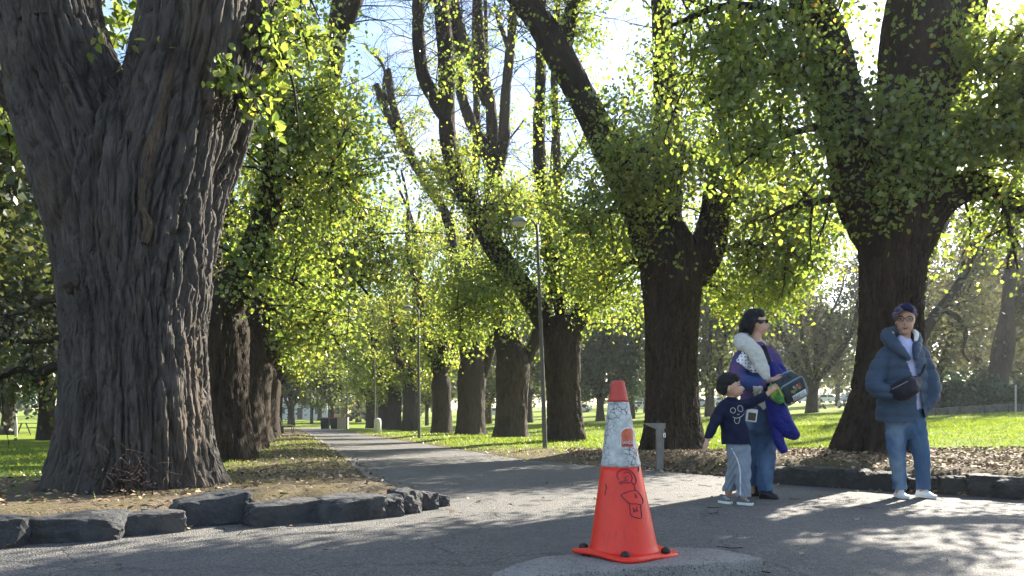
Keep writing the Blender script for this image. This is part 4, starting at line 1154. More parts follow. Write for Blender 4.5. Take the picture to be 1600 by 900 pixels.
def band_mat():
    m, nt, b = new_mat('cracked_reflective_band')
    v = coords(nt)
    vw = N(nt, 'ShaderNodeVectorMath', {0: v, 1: N(nt, 'ShaderNodeVectorMath', {0: N(nt, 'ShaderNodeTexNoise', {'Vector': v, 'Scale': 30.0, 'Detail': 3.0}).outputs['Color'], 1: (.03, .03, .03)}, operation='MULTIPLY').outputs[0]}, operation='ADD').outputs[0]
    vo = N(nt, 'ShaderNodeTexVoronoi', {'Vector': vw, 'Scale': 36.0}, feature='DISTANCE_TO_EDGE')
    ck = N(nt, 'ShaderNodeMapRange', {'Value': vo.outputs['Distance'], 'From Min': .015, 'From Max': .075, 'To Min': 1.0, 'To Max': 0.0})
    ckm = math_n(nt, 'MULTIPLY', ck.outputs[0], noise_fac(nt, v, 9, 3, .5, .40, .6))
    c = mixc(nt, noise_fac(nt, v, 22, 6, .65), (.34, .36, .36), (.56, .58, .57))
    c = mixc(nt, ckm, c, (.07, .07, .07))
    c = mixc(nt, noise_fac(nt, coords(nt, 'Object', (1, 1, .6)), 17, 3, .6, .655, .69), c, (.72, .05, .03))
    nt.links.new(c, b.inputs['Base Color'])
    b.inputs['Roughness'].default_value = .5
    bump(nt, b, ckm, -.5, .006)
    return m
m_band = band_mat()
cone = thing('traffic_cone', 'worn orange traffic cone with a cracked silver band, standing on the concrete slab', 'traffic cone', (CX, CY, CZ))
cc = (CX + .015, CY, CZ)
bodyp = [(cone_r(.012) + .004, .012)] + [(cone_r(z), z) for z in np.linspace(.02, .42, 16)]
lathe('body', bodyp, cc, m_or, cone, 64, lean=(LEAN, 0))
lathe('reflective_band', [(cone_r(z) - .002, z) for z in (.418, .42)] + [(cone_r(z) + .0015 + .0012 * math.sin(z * 90), z) for z in np.linspace(.421, .728, 22)], cc, m_band, cone, 64, lean=(LEAN, 0))
lathe('cap', [(cone_r(z) + .0005, z) for z in np.linspace(.7285, .80, 7)] + [(.0345, .812), (.0335, .822), (.030, .828), (.020, .8305)], cc, m_cap, cone, 48, lean=(LEAN, 0))
def cone_base():
    bmx = bmesh.new()
    n = 96
    rings = []
    for f, z in ((.86, .006), (.985, -.002), (1.0, .008), (.985, .018), (.80, .0215), (.60, .024), (.42, .027)):
        ring = []
        for j in range(n):
            t = 2 * math.pi * j / n
            s = .205 / (abs(math.cos(t)) ** 5 + abs(math.sin(t)) ** 5) ** .2
            s = min(s, .262) * (1 + .015 * math.sin(5 * t + 1))
            x, y = s * f * math.cos(t + R(40)), s * f * math.sin(t + R(40))
            zz = z + .010 * math.sin(2 * t + 1.1) * f * f + .006 * math.sin(3 * t) * f
            ring.append(bmx.verts.new((CX + .02 + x, CY + y, CZ + .004 + zz)))
        rings.append(ring)
    for a, b in zip(rings[:-1], rings[1:]):
        for j in range(n): bmx.faces.new((a[j], a[(j + 1) % n], b[(j + 1) % n], b[j]))
    bmx.faces.new(rings[0][::-1]); bmx.faces.new(rings[-1])
    return bm_done('base_plate', bmx, m_or, cone, True)
base = cone_base()
for ang in (262, 334, 82, 172):
    t = R(ang)
    p = (CX + .02 + .198 * math.cos(t), CY + .198 * math.sin(t), CZ + .022)
    lathe('foot', [(.021, 0), (.023, .006), (.020, .016), (.012, .023), (.003, .026)], p, m_blk, base, 16)

def cone_at(px, py, off=.0016):
    "pixel -> point on the cone's camera side"
    z = CAM_H - (py - HY) / FPX * (CY - .12) - CZ
    r = cone_r(z) + off
    xo = (px - 800) / FPX * (CY - .8 * r) - (cc[0] + LEAN * z)
    s = max(-.96, min(.96, xo / r))
    return (cc[0] + LEAN * z + r * s, CY - r * math.sqrt(1 - s * s), CZ + z)
ink = plain('purple_ink', (.055, .012, .045), .5, .2)
def zc(x, y): return (860 + x / 2.811, 580 + y / 2.811)
strokes = [
    [(300 + 0, 480), (290, 462), (296, 443), (315, 432), (338, 434), (358, 446), (372, 466), (376, 490), (366, 500), (355, 490)],
    [(300, 490), (315, 485), (330, 492), (350, 488), (358, 470), (350, 452), (332, 444), (318, 452)],
    [(318, 462), (320, 466)], [(336, 460), (339, 465)], [(322, 478), (330, 482), (338, 478)], [(328, 466), (326, 472), (330, 473)],
    [(300, 492), (304, 497), (310, 494), (316, 492)],
    [(362, 495), (368, 510), (372, 525)],
    [(306, 545), (325, 534), (350, 527), (376, 526), (392, 540), (405, 560), (410, 578), (400, 587), (375, 583), (345, 580), (328, 568), (306, 545)],
    [(368, 540), (376, 548), (372, 556), (382, 553)],
    [(345, 581), (346, 605), (352, 632), (372, 641), (398, 645), (399, 618), (396, 590)],
    [(360, 600), (366, 608), (364, 618), (372, 612), (384, 616), (376, 606), (380, 596)],
]
ac = Acc()
for s in strokes:
    pts = [cone_at(*zc(*p)) for p in s]
    V, F, U = tube([(*p, .0013) for p in pts], 5, .006, lump=0)
    ac.add(V, F)
link('marker_drawing', ac.mesh('marker_drawing'), ink, cone)
def scuff(px, py, l, w):
    V, F, U = tube([(*cone_at(px, py, .0002), w), (*cone_at(px + 1, py + l / 2, .0002), w * 1.3), (*cone_at(px - 1, py + l, .0002), w * .3)], 5, .005, lump=0)
    return V, F
ac = Acc()
for a_ in ((947, 757, 14, .002), (998, 730, 9, .004), (946, 770, 5, .0015)): ac.add(*scuff(*a_))
link('scuff', ac.mesh('scuff'), m_blk, cone)
# sticker with its lettering
def sticker():
    def sq(x, y): return (930 + x / 6.0, 590 + y / 6.0)
    def patch(name, pts, off, mat, par):
        V = [cone_at(*sq(*p), off) for p in pts]
        c = np.mean(pts, 0)
        V.append(cone_at(*sq(*c), off)); k = len(V) - 1
        # two concentric rings keep the patch close to the curved surface
        n = len(pts); Vall = V[:-1]
        for f in (.8, .6, .4, .2): Vall = Vall + [cone_at(*sq(*(c + (np.array(p) - c) * f)), off) for p in pts]
        Vall = Vall + [V[-1]]
        F = [(i * n + j, i * n + (j + 1) % n, (i + 1) * n + (j + 1) % n, (i + 1) * n + j) for i in range(4) for j in range(n)] + [(4 * n + j, 4 * n + (j + 1) % n, 5 * n) for j in range(n)]
        return link(name, mesh_py(name, Vall, F, True), mat, par)
    def arch(x0, x1, yt, yb, rad):
        p = [(x0, yb + (yt + rad - yb) * t) for t in np.linspace(0, 1, 5)]
        for t in np.linspace(0, 1, 8)[1:-1]: p.append((x0 + rad * (1 - math.cos(t * math.pi / 2)), yt + rad * (1 - math.sin(t * math.pi / 2))))
        p += [(x0 + rad, yt), (x1 - 8, yt + 2), (x1 - 2, yt + 20)] + [(x1 + 3 * t, yt + 40 + (yb - yt - 40) * t) for t in np.linspace(0, 1, 6)]
        for f in (.33, .66): p.append((x1 + (x0 - x1) * f, yb))
        return p
    wht = plain('sticker_white', (.72, .70, .68), .45, .1)
    st = patch('sticker', arch(232, 366, 468, 662, 66), .0020, wht, cone)
    patch('sticker_face', arch(241, 358, 478, 652, 60), .0034, plain('sticker_orange', (.50, .105, .035), .45, .25, 40), st)
    patch('sticker_band', [(244, 594), (300, 596), (358, 598), (360, 626), (361, 650), (300, 649), (244, 648), (244, 620)], .0046, plain('sticker_red', (.36, .045, .03), .45, .2), st)
    for txt, x0, y0, w, h in (('SANDS', 248, 626, 108, 30), ('EVENTS HIRE', 252, 644, 96, 9)):
        if txt != 'SANDS': continue
        cu = bpy.data.curves.new('lettering', 'FONT'); cu.body = txt; cu.size = 1.0
        to = bpy.data.objects.new('lettering_tmp', cu); col.objects.link(to)
        bpy.context.view_layer.update()
        me = bpy.data.meshes.new_from_object(to.evaluated_get(bpy.context.evaluated_depsgraph_get()))
        bpy.data.objects.remove(to)
        co = np.array([v.co[:] for v in me.vertices]); mn, mx = co.min(0), co.max(0)
        for v, q in zip(me.vertices, co):
            x = x0 + (q[0] - mn[0]) / (mx[0] - mn[0]) * w; y = y0 - (q[1] - mn[1]) / (mx[1] - mn[1]) * h
            v.co = cone_at(*sq(x, y), .0062)
        me.name = 'lettering'
        link('lettering', me, wht, st)
sticker()

# ------------------------------------------------------------------ drinking fountain
fq = pz(1031, 9.75)
fr = thing('drinking_fountain', 'grey steel drinking fountain with a short arm, in front of the straight thick trunk', 'fountain', fq)
steel = plain('galvanised_steel', (.20, .19, .17), .5, .2, 9, .1, 60, .3)
dk = plain('dark_fitting', (.03, .03, .032), .5)
H_ = .62
box('post', (.095, .09, H_ + .1), (fq[0], fq[1], fq[2] + H_ / 2 - .05), steel, fr, bevel=.008)
bm = bmesh.new()
x, y, z = fq[0], fq[1], fq[2] + H_
vs = [bm.verts.new(c) for c in ((x + .064, y - .052, z), (x - .20, y - .052, z), (x - .20, y - .052, z - .012), (x - .06, y - .052, z - .075), (x + .064, y - .052, z - .075))]
vb = [bm.verts.new((v.co.x, y + .052, v.co.z)) for v in vs]
bm.faces.new(vs[::-1]); bm.faces.new(vb)
for j in range(5): bm.faces.new((vs[j], vs[(j + 1) % 5], vb[(j + 1) % 5], vb[j]))
bmesh.ops.translate(bm, verts=list(bm.verts), vec=(0, 0, .006))
bm_done('basin_arm', bm, steel, fr)
lathe('bubbler', [(.03, 0), (.03, .008), (.012, .012), (.012, .03), (.016, .034), (.010, .042)], (x - .03, y, z + .0065), dk, fr, 16)
tp = box('tap', (.03, .05, .07), (x + .04, y - .078, z - .15), plain('chrome', (.6, .6, .6), .25, .1, metal=.9), fr, bevel=.008)
pole('tap_lever', [(x + .04, y - .10, z - .13, .007), (x + .045, y - .125, z - .15, .006), (x + .045, y - .13, z - .19, .006)], bpy.data.materials['chrome'], tp, 8, .02)
box('dog_bowl', (.085, .10, .055), (x + .085, y - .03, fq[2] + .15), plain('rusty_steel', (.20, .12, .07), .8, .3), fr, bevel=.01)
box('footing', (.26, .26, .03), (x - .05, y - .05, fq[2] - .012), plain('footing_concrete', (.15, .14, .125), .9, .3, 8, .4), fr, bevel=.012)

# ------------------------------------------------------------------ lamp posts
m_pole = plain('lamp_pole_paint', (.10, .095, .082), .6, .18, 8)
m_shade = plain('lamp_shade_grey', (.24, .27, .26), .5, .12, 8)
m_lens = plain('lamp_lens', (.62, .62, .55), .3, .05)
def lamp(px, Y, H, leanx, label, rr=.055):
    q = pz(px, Y)
    r = thing('lamp_post', label, 'lamp post', q, 'lamp posts along the path')
    t = q + [leanx, 0, H]
    rr = rr * .8
    pole('pole', [(*(q - [0, 0, .2]), rr * 1.12), (*(q + [leanx * .3, 0, H * .3]), rr), (*(q + [leanx * .6, 0, H * .6]), rr * .85), (*t, rr * .6)], m_pole, r, 14, .2)
    a = pole('arm', [(*(t - [0, 0, .06]), rr * .6), (t[0] - .10, t[1], t[2] + .08, rr * .5), (t[0] - .26, t[1], t[2] + .10, rr * .5)], m_pole, r, 10, .05)
    hc = (t[0] - .36, t[1], t[2] + .03)
    lathe('lamp_head', [(.05, -.01), (.17, 0), (.178, .015), (.16, .06), (.11, .10), (.05, .12), (.02, .125)], hc, m_shade, a, 28)
    lathe('lens', [(.02, -.075), (.08, -.065), (.13, -.035), (.15, -.002)], hc, m_lens, a, 24)
    return r
lamp(852, 15.0, 4.55, -.17, 'nearest lamp post, leaning slightly, its pale head among leaves')
lamp(655, 26.5, 4.6, -.03, 'second lamp post along the path, before the sixth trunk of the far row', .06)
lamp(586, 41.0, 4.6, -.05, 'third lamp post, rising beside the small white bollard', .06)
lamp(542, 64.0, 4.6, 0, 'farthest lamp post, beside the litter bins', .07)

q = pz(590, 40.5)
lathe('bollard', [(.20, -.1), (.20, .55), (.19, .68), (.15, .76), (.07, .80)], q, plain('bollard_white', (.55, .55, .52), .7, .15), None, 20)
tag(bpy.data.objects['bollard'], 'short round-topped white bollard at the foot of the third lamp post', 'bollard')

# ------------------------------------------------------------------ litter bins
def bin_(px, Y, lidc, label, bodyc=(.016, .028, .026)):
    q = pz(px, Y)
    r = thing('wheelie_bin', label, 'bin', q, 'wheelie bins at the end of the path')
    b_ = plain('bin_body', bodyc, .5, .15)
    box('body', (.62, .66, .95), (q[0], q[1], q[2] + .53), b_, r, bevel=.03, taper=1.14)
    box('lid', (.74, .80, .08), (q[0], q[1] - .02, q[2] + 1.05), plain('bin_lid', lidc, .5, .12), r, (R(-3), 0, 0), .03)
    for s in (-1, 1):
        bmw = bmesh.new(); bmesh.ops.create_cone(bmw, cap_ends=True, segments=18, radius1=.11, radius2=.11, depth=.06)
        bmesh.ops.rotate(bmw, verts=list(bmw.verts), matrix=Matrix.Rotation(R(90), 3, 'Y'))
        bmesh.ops.translate(bmw, verts=list(bmw.verts), vec=(q[0] + s * .30, q[1] + .30, q[2] + .11))
        bm_done('wheel', bmw, m_blk, r)
    pole('handle', [(q[0] - .25, q[1] + .40, q[2] + 1.0, .015), (q[0], q[1] + .44, q[2] + 1.02, .015), (q[0] + .25, q[1] + .40, q[2] + 1.0, .015)], m_blk, r, 8, .05)
bin_(508, 68, (.22, .12, .10), 'dark wheelie bin with a brownish lid, left of the red-lidded one')
bin_(523, 68.2, (.45, .05, .035), 'dark wheelie bin with a red lid beside the beige cabinet')
q = pz(536, 67.5)
r = thing('utility_cabinet', 'beige metal cabinet next to the red-lidded wheelie bin', 'cabinet', q)
mb = plain('cabinet_beige', (.34, .28, .21), .6, .12)
box('body', (.95, .6, 1.05), (q[0], q[1], q[2] + .5), mb, r, bevel=.015)
box('door', (.42, .02, .86), (q[0] - .22, q[1] - .312, q[2] + .52), mb, r, bevel=.006)
box('door', (.42, .02, .86), (q[0] + .22, q[1] - .312, q[2] + .52), mb, r, bevel=.006)
box('cap', (1.0, .66, .05), (q[0], q[1], q[2] + 1.055), plain('cabinet_top', (.25, .21, .17), .6), r, bevel=.01)

# ------------------------------------------------------------------ park bench (side on, facing the path)
q = pz(449, 39.0)
bn = thing('park_bench', 'slatted park bench beside the path under the near row of trees', 'bench', q)
m_sl = plain('bench_slat', (.26, .27, .20), .6, .2); m_ir = plain('bench_iron', (.05, .06, .045), .5)
yaw = Matrix.Rotation(R(20), 3, 'Z')
def bp(x, y, z): v = yaw @ Vector((x, y, 0)); return (q[0] + v.x, q[1] + v.y, q[2] + z)
for yy in (-.75, .75):
    pole('leg_frame', [(*bp(.30, yy, 0), .025), (*bp(.27, yy, .22), .025), (*bp(.25, yy, .42), .025), (*bp(-.10, yy, .42), .022), (*bp(-.28, yy, .40), .022), (*bp(-.42, yy, .85), .02)], m_ir, bn, 8, .05)
    pole('leg_frame', [(*bp(-.36, yy, 0), .025), (*bp(-.30, yy, .22), .025), (*bp(-.25, yy, .42), .025)], m_ir, bn, 8, .05)
for i in range(4):
    box('slat', (.085, 1.8, .03), bp(-.20 + i * .13, 0, .452), m_sl, bn, (0, 0, R(20)), .008)
for i in range(4):
    t = i / 3
    box('slat', (.03, 1.8, .085), bp(-.30 - .12 * t, 0, .52 + .11 * i), m_sl, bn, (0, R(-15), R(20)), .008)

# ------------------------------------------------------------------ picnic table and pale post far left
q = pz(52, 47)
pt = thing('picnic_table', 'small dark picnic table on the far lawn at the left', 'table', q)
m_wd = plain('table_wood', (.09, .07, .05), .8, .2)
for i in range(5): box('plank', (1.7, .13, .04), (q[0], q[1] - .3 + i * .15, q[2] + .74), m_wd, pt, bevel=.006)
for s in (-1, 1):
    box('seat', (1.7, .26, .04), (q[0], q[1] + s * .72, q[2] + .45), m_wd, pt, bevel=.006)
    for e in (-.6, .6):
        pole('leg', [(q[0] + e, q[1] + s * .7, q[2] - .05, .04), (q[0] + e, q[1] + s * .45, q[2] + .35, .04), (q[0] + e, q[1] + s * .22, q[2] + .72, .04)], m_wd, pt, 6, .1)
q = pz(25, 40)
pole('timber_post', [(*(q - [0, 0, .1]), .07), (*(q + [.01, 0, .5]), .07), (*(q + [-.05, 0, 1.25]), .065)], m_post)
tag(bpy.data.objects['timber_post'], 'pale leaning post on the far lawn near the left edge', 'post')
# ------------------------------------------------------------------ parked cars, far across the lawn
def car_proto():
    root = thing('parked_car', 'x', 'car', (0, 0, 0), 'cars parked along the far road')
    prof = [(-2.15, .35), (-2.2, .62), (-2.1, .86), (-1.75, .92), (-1.25, 1.38), (-.9, 1.47), (.45, 1.47), (.8, 1.40), (1.35, .98), (1.95, .88), (2.15, .72), (2.2, .4), (2.1, .3), (-2.05, .28)]
    def slab_(name, pr, w, mat, par, inset=0.0):
        n = len(pr)
        V = []
        for s in (-1, 1):
            for x, z in pr:
                ww = w * (1 - .16 * max(0, (z - .85) / .6))
                V.append((x, s * (ww + inset), z))
        F = [tuple(range(n))[::-1], tuple(range(n, 2 * n))] + [(j, (j + 1) % n, n + (j + 1) % n, n + j) for j in range(n)]
        return link(name, mesh_py(name, V, F), mat, par)
    body = slab_('body', prof, .86, None, root)
    gl = plain('car_glass', (.02, .025, .03), .1, .1)
    slab_('window', [(-1.55, .97), (-1.15, 1.33), (-.2, 1.38), (-.2, .97)], .86, gl, body, .006)
    slab_('window', [(-.1, .97), (-.1, 1.38), (.45, 1.38), (.75, 1.31), (1.15, .97)], .86, gl, body, .006)
    for x in (-1.35, 1.35):
        for s in (-1, 1):
            bmw = bmesh.new(); bmesh.ops.create_cone(bmw, cap_ends=True, segments=16, radius1=.31, radius2=.31, depth=.2)
            bmesh.ops.rotate(bmw, verts=list(bmw.verts), matrix=Matrix.Rotation(R(90), 3, 'X'))
            bmesh.ops.translate(bmw, verts=list(bmw.verts), vec=(x, s * .8, .31))
            bm_done('wheel', bmw, m_blk, root)
    for s in (-1, 1):
        box('headlight', (.06, .32, .12), (2.16, s * .6, .68), m_lens, root)
    return root
cp = car_proto()
car_spots = [(769, 128, (.6, .6, .6), 'white parked car seen between the fourth and fifth trunks of the far row'), (903, 122, (.5, .5, .52), 'pale parked car seen right of the forked trunk'),
             (1001, 116, (.62, .62, .62), 'white parked car seen right of the cone top'), (1086, 122, (.5, .52, .55), 'silver parked car behind the straight thick trunk'),
             (1128, 126, (.55, .55, .55), 'pale parked car just above the boy'), (1245, 118, (.6, .6, .6), 'white parked car seen beside the tilted backpack'),
             (1290, 122, (.62, .62, .6), 'white parked car seen left of the broad trunk'), (1325, 124, (.3, .32, .35), 'grey parked car half hidden by the broad trunk'),
             (560, 118, (.05, .05, .06), 'dark car parked before the far houses')]
for i, (px, Y, c, lab) in enumerate(car_spots):
    o = cp if i == 0 else copy_tree(cp)
    o.location = tuple(pz(px, Y)); o.rotation_euler = (0, 0, R(8 + 7 * (i % 3) + (180 if i % 2 else 0))); o['label'] = lab
    b_ = [x for x in o.children if x.name.startswith('body')][0]
    if i: b_.data = b_.data.copy(); b_.data.materials.clear()
    b_.data.materials.append(plain('car_paint', c, .3, .05))

# ------------------------------------------------------------------ houses beyond the end of the path
def house(px, Y, w, d, h, wallc, roofc, label, name='house', chimney=False, flat=False, rot=0):
    q = pz(px, Y) - np.array([0, 0, .15])
    r = thing(name, label, 'house', q)
    mw = plain('house_wall', wallc, .8, .1); mr = plain('house_roof', roofc, .7, .15)
    x, y, z = q
    box('wall', (w, d, h), (x, y, z + h / 2), mw, r)
    if flat:
        ro = box('roof', (w + .5, d + .5, .25), (x, y, z + h + .126), mr, r)
    else:
        rh = w * .22
        V = [(x - w / 2 - .4, y - d / 2 - .4, z + h + .004), (x + w / 2 + .4, y - d / 2 - .4, z + h + .004), (x + w / 2 + .4, y + d / 2 + .4, z + h + .004), (x - w / 2 - .4, y + d / 2 + .4, z + h + .004), (x - w / 2 * .5, y, z + h + rh), (x + w / 2 * .5, y, z + h + rh)]
        ro = link('roof', mesh_py('roof', V, [(0, 1, 5, 4), (1, 2, 5), (2, 3, 4, 5), (3, 0, 4), (3, 2, 1, 0)]), mr, r)
    if chimney: box('chimney', (.9, .9, 3.2), (x + w * .1, y, z + h + 2.0), plain('chimney_white', (.7, .7, .7), .8, .1), ro)
    glm = plain('house_glass', (.03, .045, .06), .15, .2); fm = plain('window_frame', (.62, .62, .6), .6, .05)
    n = max(2, int(w / 2.6))
    for i in range(n):
        xx = x - w / 2 + (i + .5) * w / n
        if i == n // 2:
            dr = box('door', (.95, .08, 2.1), (xx, y - d / 2 - .03, z + 1.15), plain('house_door', (.12, .07, .05), .6), r)
            box('handle', (.06, .05, .12), (xx + .35, y - d / 2 - .09, z + 1.1), m_lens, dr)
        else:
            wi = box('window', (1.3, .08, 1.25), (xx, y - d / 2 - .03, z + 1.7), fm, r)
            box('pane', (.56, .04, 1.08), (xx - .305, y - d / 2 - .065, z + 1.7), glm, wi)
            box('pane', (.56, .04, 1.08), (xx + .305, y - d / 2 - .065, z + 1.7), glm, wi)
    return r
house(478, 140, 10, 8, 3.2, (.58, .60, .62), (.20, .23, .27), 'pale house seen between the plain trunk and the bins')
house(556, 150, 11, 9, 3.0, (.16, .10, .08), (.26, .30, .33), 'brick house with a tall white chimney above the bins', chimney=True)
house(432, 150, 9, 8, 3.0, (.20, .27, .33), (.15, .16, .18), 'blue-grey house glimpsed past the last near trunk')
house(534, 126, 2.6, 2.4, 3.0, (.55, .40, .16), (.6, .58, .5), 'small yellow kiosk behind the litter bins', 'kiosk', flat=True)

# ------------------------------------------------------------------ litter, grass
def scatter_xy(n, rg, xr, yr):
    return rg.uniform(*xr, n), rg.uniform(*yr, n)

def build_litter():
    rg = np.random.default_rng(12)
    xs, ys = [], []
    # on the beds, thinning out over the lawn; a few on the asphalt
    for n, xr_, yr_, f in ((70000, (1.0, 13), (6.4, 15), 'r'), (14000, (-9, 10), (12, 34), 'r'), (16000, (-9, -0.3), (4.2, 16), 'l'), (26000, (-9, 10), (3.0, 14), 'p'), (6000, (-14, -2), (16, 40), 'l')):
        x, y = scatter_xy(n, rg, xr_, yr_)
        z, d, ins = ground_z(x, y)
        xl, xr = bounds_x(y)
        right = x >= .5 * (xl + xr)
        cl = vnoise(x * 1.6, y * 1.6, 21)
        if f == 'r': k = (~ins) & right & (rg.uniform(size=n) < (1 - sstep(2.2, 6.5, d)) * (.25 + .9 * cl) * (1 - .55 * sstep(13, 20, y)))
        elif f == 'l': k = (~ins) & (~right) & (rg.uniform(size=n) < (1 - sstep(1.0, 4.5, d)) * (.15 + .8 * cl))
        else:
            dd = np.minimum(seg_dist(x, y, LB), seg_dist(x, y, RB))
            k = ins & (rg.uniform(size=n) < np.exp(-dd / .16) * .5 + .008)
        xs.append(x[k]); ys.append(y[k])
    x, y = np.concatenate(xs), np.concatenate(ys)
    z, d, ins = ground_z(x, y)
    n = len(x)
    s = rg.uniform(.012, .032, n)
    yaw = rg.uniform(0, 2 * math.pi, n)
    a = np.stack([np.cos(yaw), np.sin(yaw), rg.normal(size=n) * .28], 1)
    b = np.stack([-np.sin(yaw), np.cos(yaw), rg.normal(size=n) * .35], 1)
    c = np.stack([x, y, z + np.where(ins, .010, .014) + rg.uniform(0, .012, n) * np.where(ins, .3, 1)], 1)
    up = np.array([0, 0, 1.0])
    curl = (rg.uniform(0, .5, n) * s)[:, None]
    V = np.stack([c - a * s[:, None], c + b * (s * .62)[:, None] + up * curl, c + a * s[:, None], c - b * (s * .62)[:, None] + up * curl * .8], 1).reshape(-1, 3)
    low = V[:, 2].reshape(-1, 4).min(1)
    V[:, 2] += np.repeat(np.maximum(0, c[:, 2] - .006 - low), 4)
    F = (np.arange(n)[:, None, None] * 4 + np.array([(0, 1, 2), (0, 2, 3)])[None]).reshape(-1, 3)
    me = mesh_np('fallen_leaves', V, F, smooth=False, fattr={'tint': np.repeat(rg.uniform(size=n), 2)})
    m, nt, bs = new_mat('dry_leaf')
    at = N(nt, 'ShaderNodeAttribute', attribute_name='tint')
    r = N(nt, 'ShaderNodeValToRGB', {'Fac': at.outputs['Fac']})
    e = r.color_ramp.elements
    e[0].color = c4((.10, .060, .034)); e[1].color = c4((.42, .31, .13))
    for p_, cc_ in ((.3, (.20, .125, .070)), (.6, (.30, .21, .125)), (.88, (.40, .31, .20))):
        k = e.new(p_); k.color = c4(cc_)
    nt.links.new(r.outputs[0], bs.inputs['Base Color']); bs.inputs['Roughness'].default_value = .8
    tag(link('fallen_leaves', me, m), 'dry brown fallen leaves strewn over the beds and path edges', 'leaf litter', kind='stuff')

def build_grass():
    rg = np.random.default_rng(13)
    xs, ys = [], []
    for n, xr_, yr_ in ((90000, (-2, 16), (8, 26)), (60000, (-16, -1.2), (5, 24)), (40000, (-10, 26), (24, 45))):
        x, y = scatter_xy(n, rg, xr_, yr_)
        z, d, ins = ground_z(x, y)
        xl, xr = bounds_x(y)
        right = x >= .5 * (xl + xr)
        cl = vnoise(x * 1.1, y * 1.1, 33)
        p = np.where(right, np.where(y < 13, sstep(2.6, 5.0, d), .25 + .75 * sstep(1.5, 4, d)), np.where(y < 9, sstep(3.0, 4.5, d) + .1 * (d > .8), .25 + .75 * sstep(2.5, 5, d)))
        k = (~ins) & (d > .1) & (rg.uniform(size=n) < p * (.35 + .9 * cl))
        xs.append(x[k]); ys.append(y[k])
    x, y = np.concatenate(xs), np.concatenate(ys)
    z, d, ins = ground_z(x, y)
    n = len(x)
    h = rg.uniform(.025, .065, n) * (1 + .5 * (y > 20)); w = .006 + .0005 * y
    yaw = rg.uniform(0, 2 * math.pi, n)
    t = np.stack([np.cos(yaw), np.sin(yaw), 0 * yaw], 1) * w[:, None]
    c = np.stack([x, y, z - .005], 1)
    tip = c + np.stack([rg.normal(size=n) * .6 * h, rg.normal(size=n) * .6 * h, h], 1)
    V = np.stack([c - t, c + t, tip], 1).reshape(-1, 3)
    me = mesh_np('grass', V, np.arange(3 * n).reshape(-1, 3), smooth=False, fattr={'tint': rg.beta(2, 2, n)})
    m = leaf_mat('grass_blade', (.070, .125, .012), (.115, .180, .016), (.19, .22, .03), (.30, .24, .09), .5, 1.7)
    tag(link('grass', me, m), 'short lawn grass on both sides of the path', 'grass', kind='stuff')
build_litter()
build_grass()

def build_sticks():
    "fallen twigs on the asphalt and the beds"
    rg = np.random.default_rng(17)
    ac = Acc()
    for i in range(80):
        x, y = rg.uniform(-6, 8), rg.uniform(3.3, 13)
        z = float(ground_z(np.array([x]), np.array([y]))[0][0]) + .012
        L = rg.uniform(.05, .22); t = rg.uniform(0, 6.28)
        d = np.array([math.cos(t), math.sin(t), 0]) * L
        m = np.array([x, y, z]) + d * .5 + rg.normal(size=3) * np.array([.02, .02, .002])
        V, F, U = tube([(x, y, z, .003), (*m, .0025), (x + d[0], y + d[1], z, .0015)], 4, .05, lump=0)
        ac.add(V, F, U)
    tag(link('fallen_twigs', ac.mesh('fallen_twigs'), MAT['bark']), 'small fallen twigs lying on the asphalt and beds', 'twigs', kind='stuff')
build_sticks()
# ------------------------------------------------------------------ people
from mathutils.bvhtree import BVHTree
def ctube(path, nu=16, step=.02, ell=1.0):
    V, F, U = tube(path, nu, step, lump=0, ell=ell)
    n = nu + 1; rows = len(V) // n
    V = V.reshape(rows, n, 3)[:, :nu].reshape(-1, 3)
    fs = [(i * nu + j, i * nu + (j + 1) % nu, (i + 1) * nu + (j + 1) % nu, (i + 1) * nu + j) for i in range(rows - 1) for j in range(nu)]
    # rounded ends
    e0 = V[:nu].mean(0); e1 = V[-nu:].mean(0)
    A = resample(path, step); T0 = unit(A[1, :3] - A[0, :3]); T1 = unit(A[-1, :3] - A[-2, :3])
    V = list(map(tuple, V))
    def cap(first, c, d, r):
        ring0 = list(range(0, nu)) if first else list(range((rows - 1) * nu, rows * nu))
        prev = ring0
        for f, g in ((.8, .55), (.45, .85)):
            ring = []
            for j in ring0:
                p = c + (np.array(V[j]) - c) * f + d * r * g
                V.append(tuple(p)); ring.append(len(V) - 1)
            for j in range(nu):
                q = (prev[j], prev[(j + 1) % nu], ring[(j + 1) % nu], ring[j])
                fs.append(q[::-1] if first else q)
            prev = ring
        fs.append(tuple(prev[::-1]) if first else tuple(prev))
    cap(True, e0, -T0, float(A[0, 3])); cap(False, e1, T1, float(A[-1, 3]))
    return np.array(V), fs

def cball(c, r, rot=0.0, n=20):
    bm = bmesh.new(); bmesh.ops.create_uvsphere(bm, u_segments=n, v_segments=n * 2 // 3, radius=1.0)
    co = np.array([v.co[:] for v in bm.verts]) * np.array(r)
    if rot:
        cs, sn = math.cos(rot), math.sin(rot)
        co = np.stack([co[:, 0] * cs - co[:, 2] * sn, co[:, 1], co[:, 0] * sn + co[:, 2] * cs], 1)
    fs = [tuple(v.index for v in f.verts) for f in bm.faces]
    bm.free()
    return co + np.array(c), fs

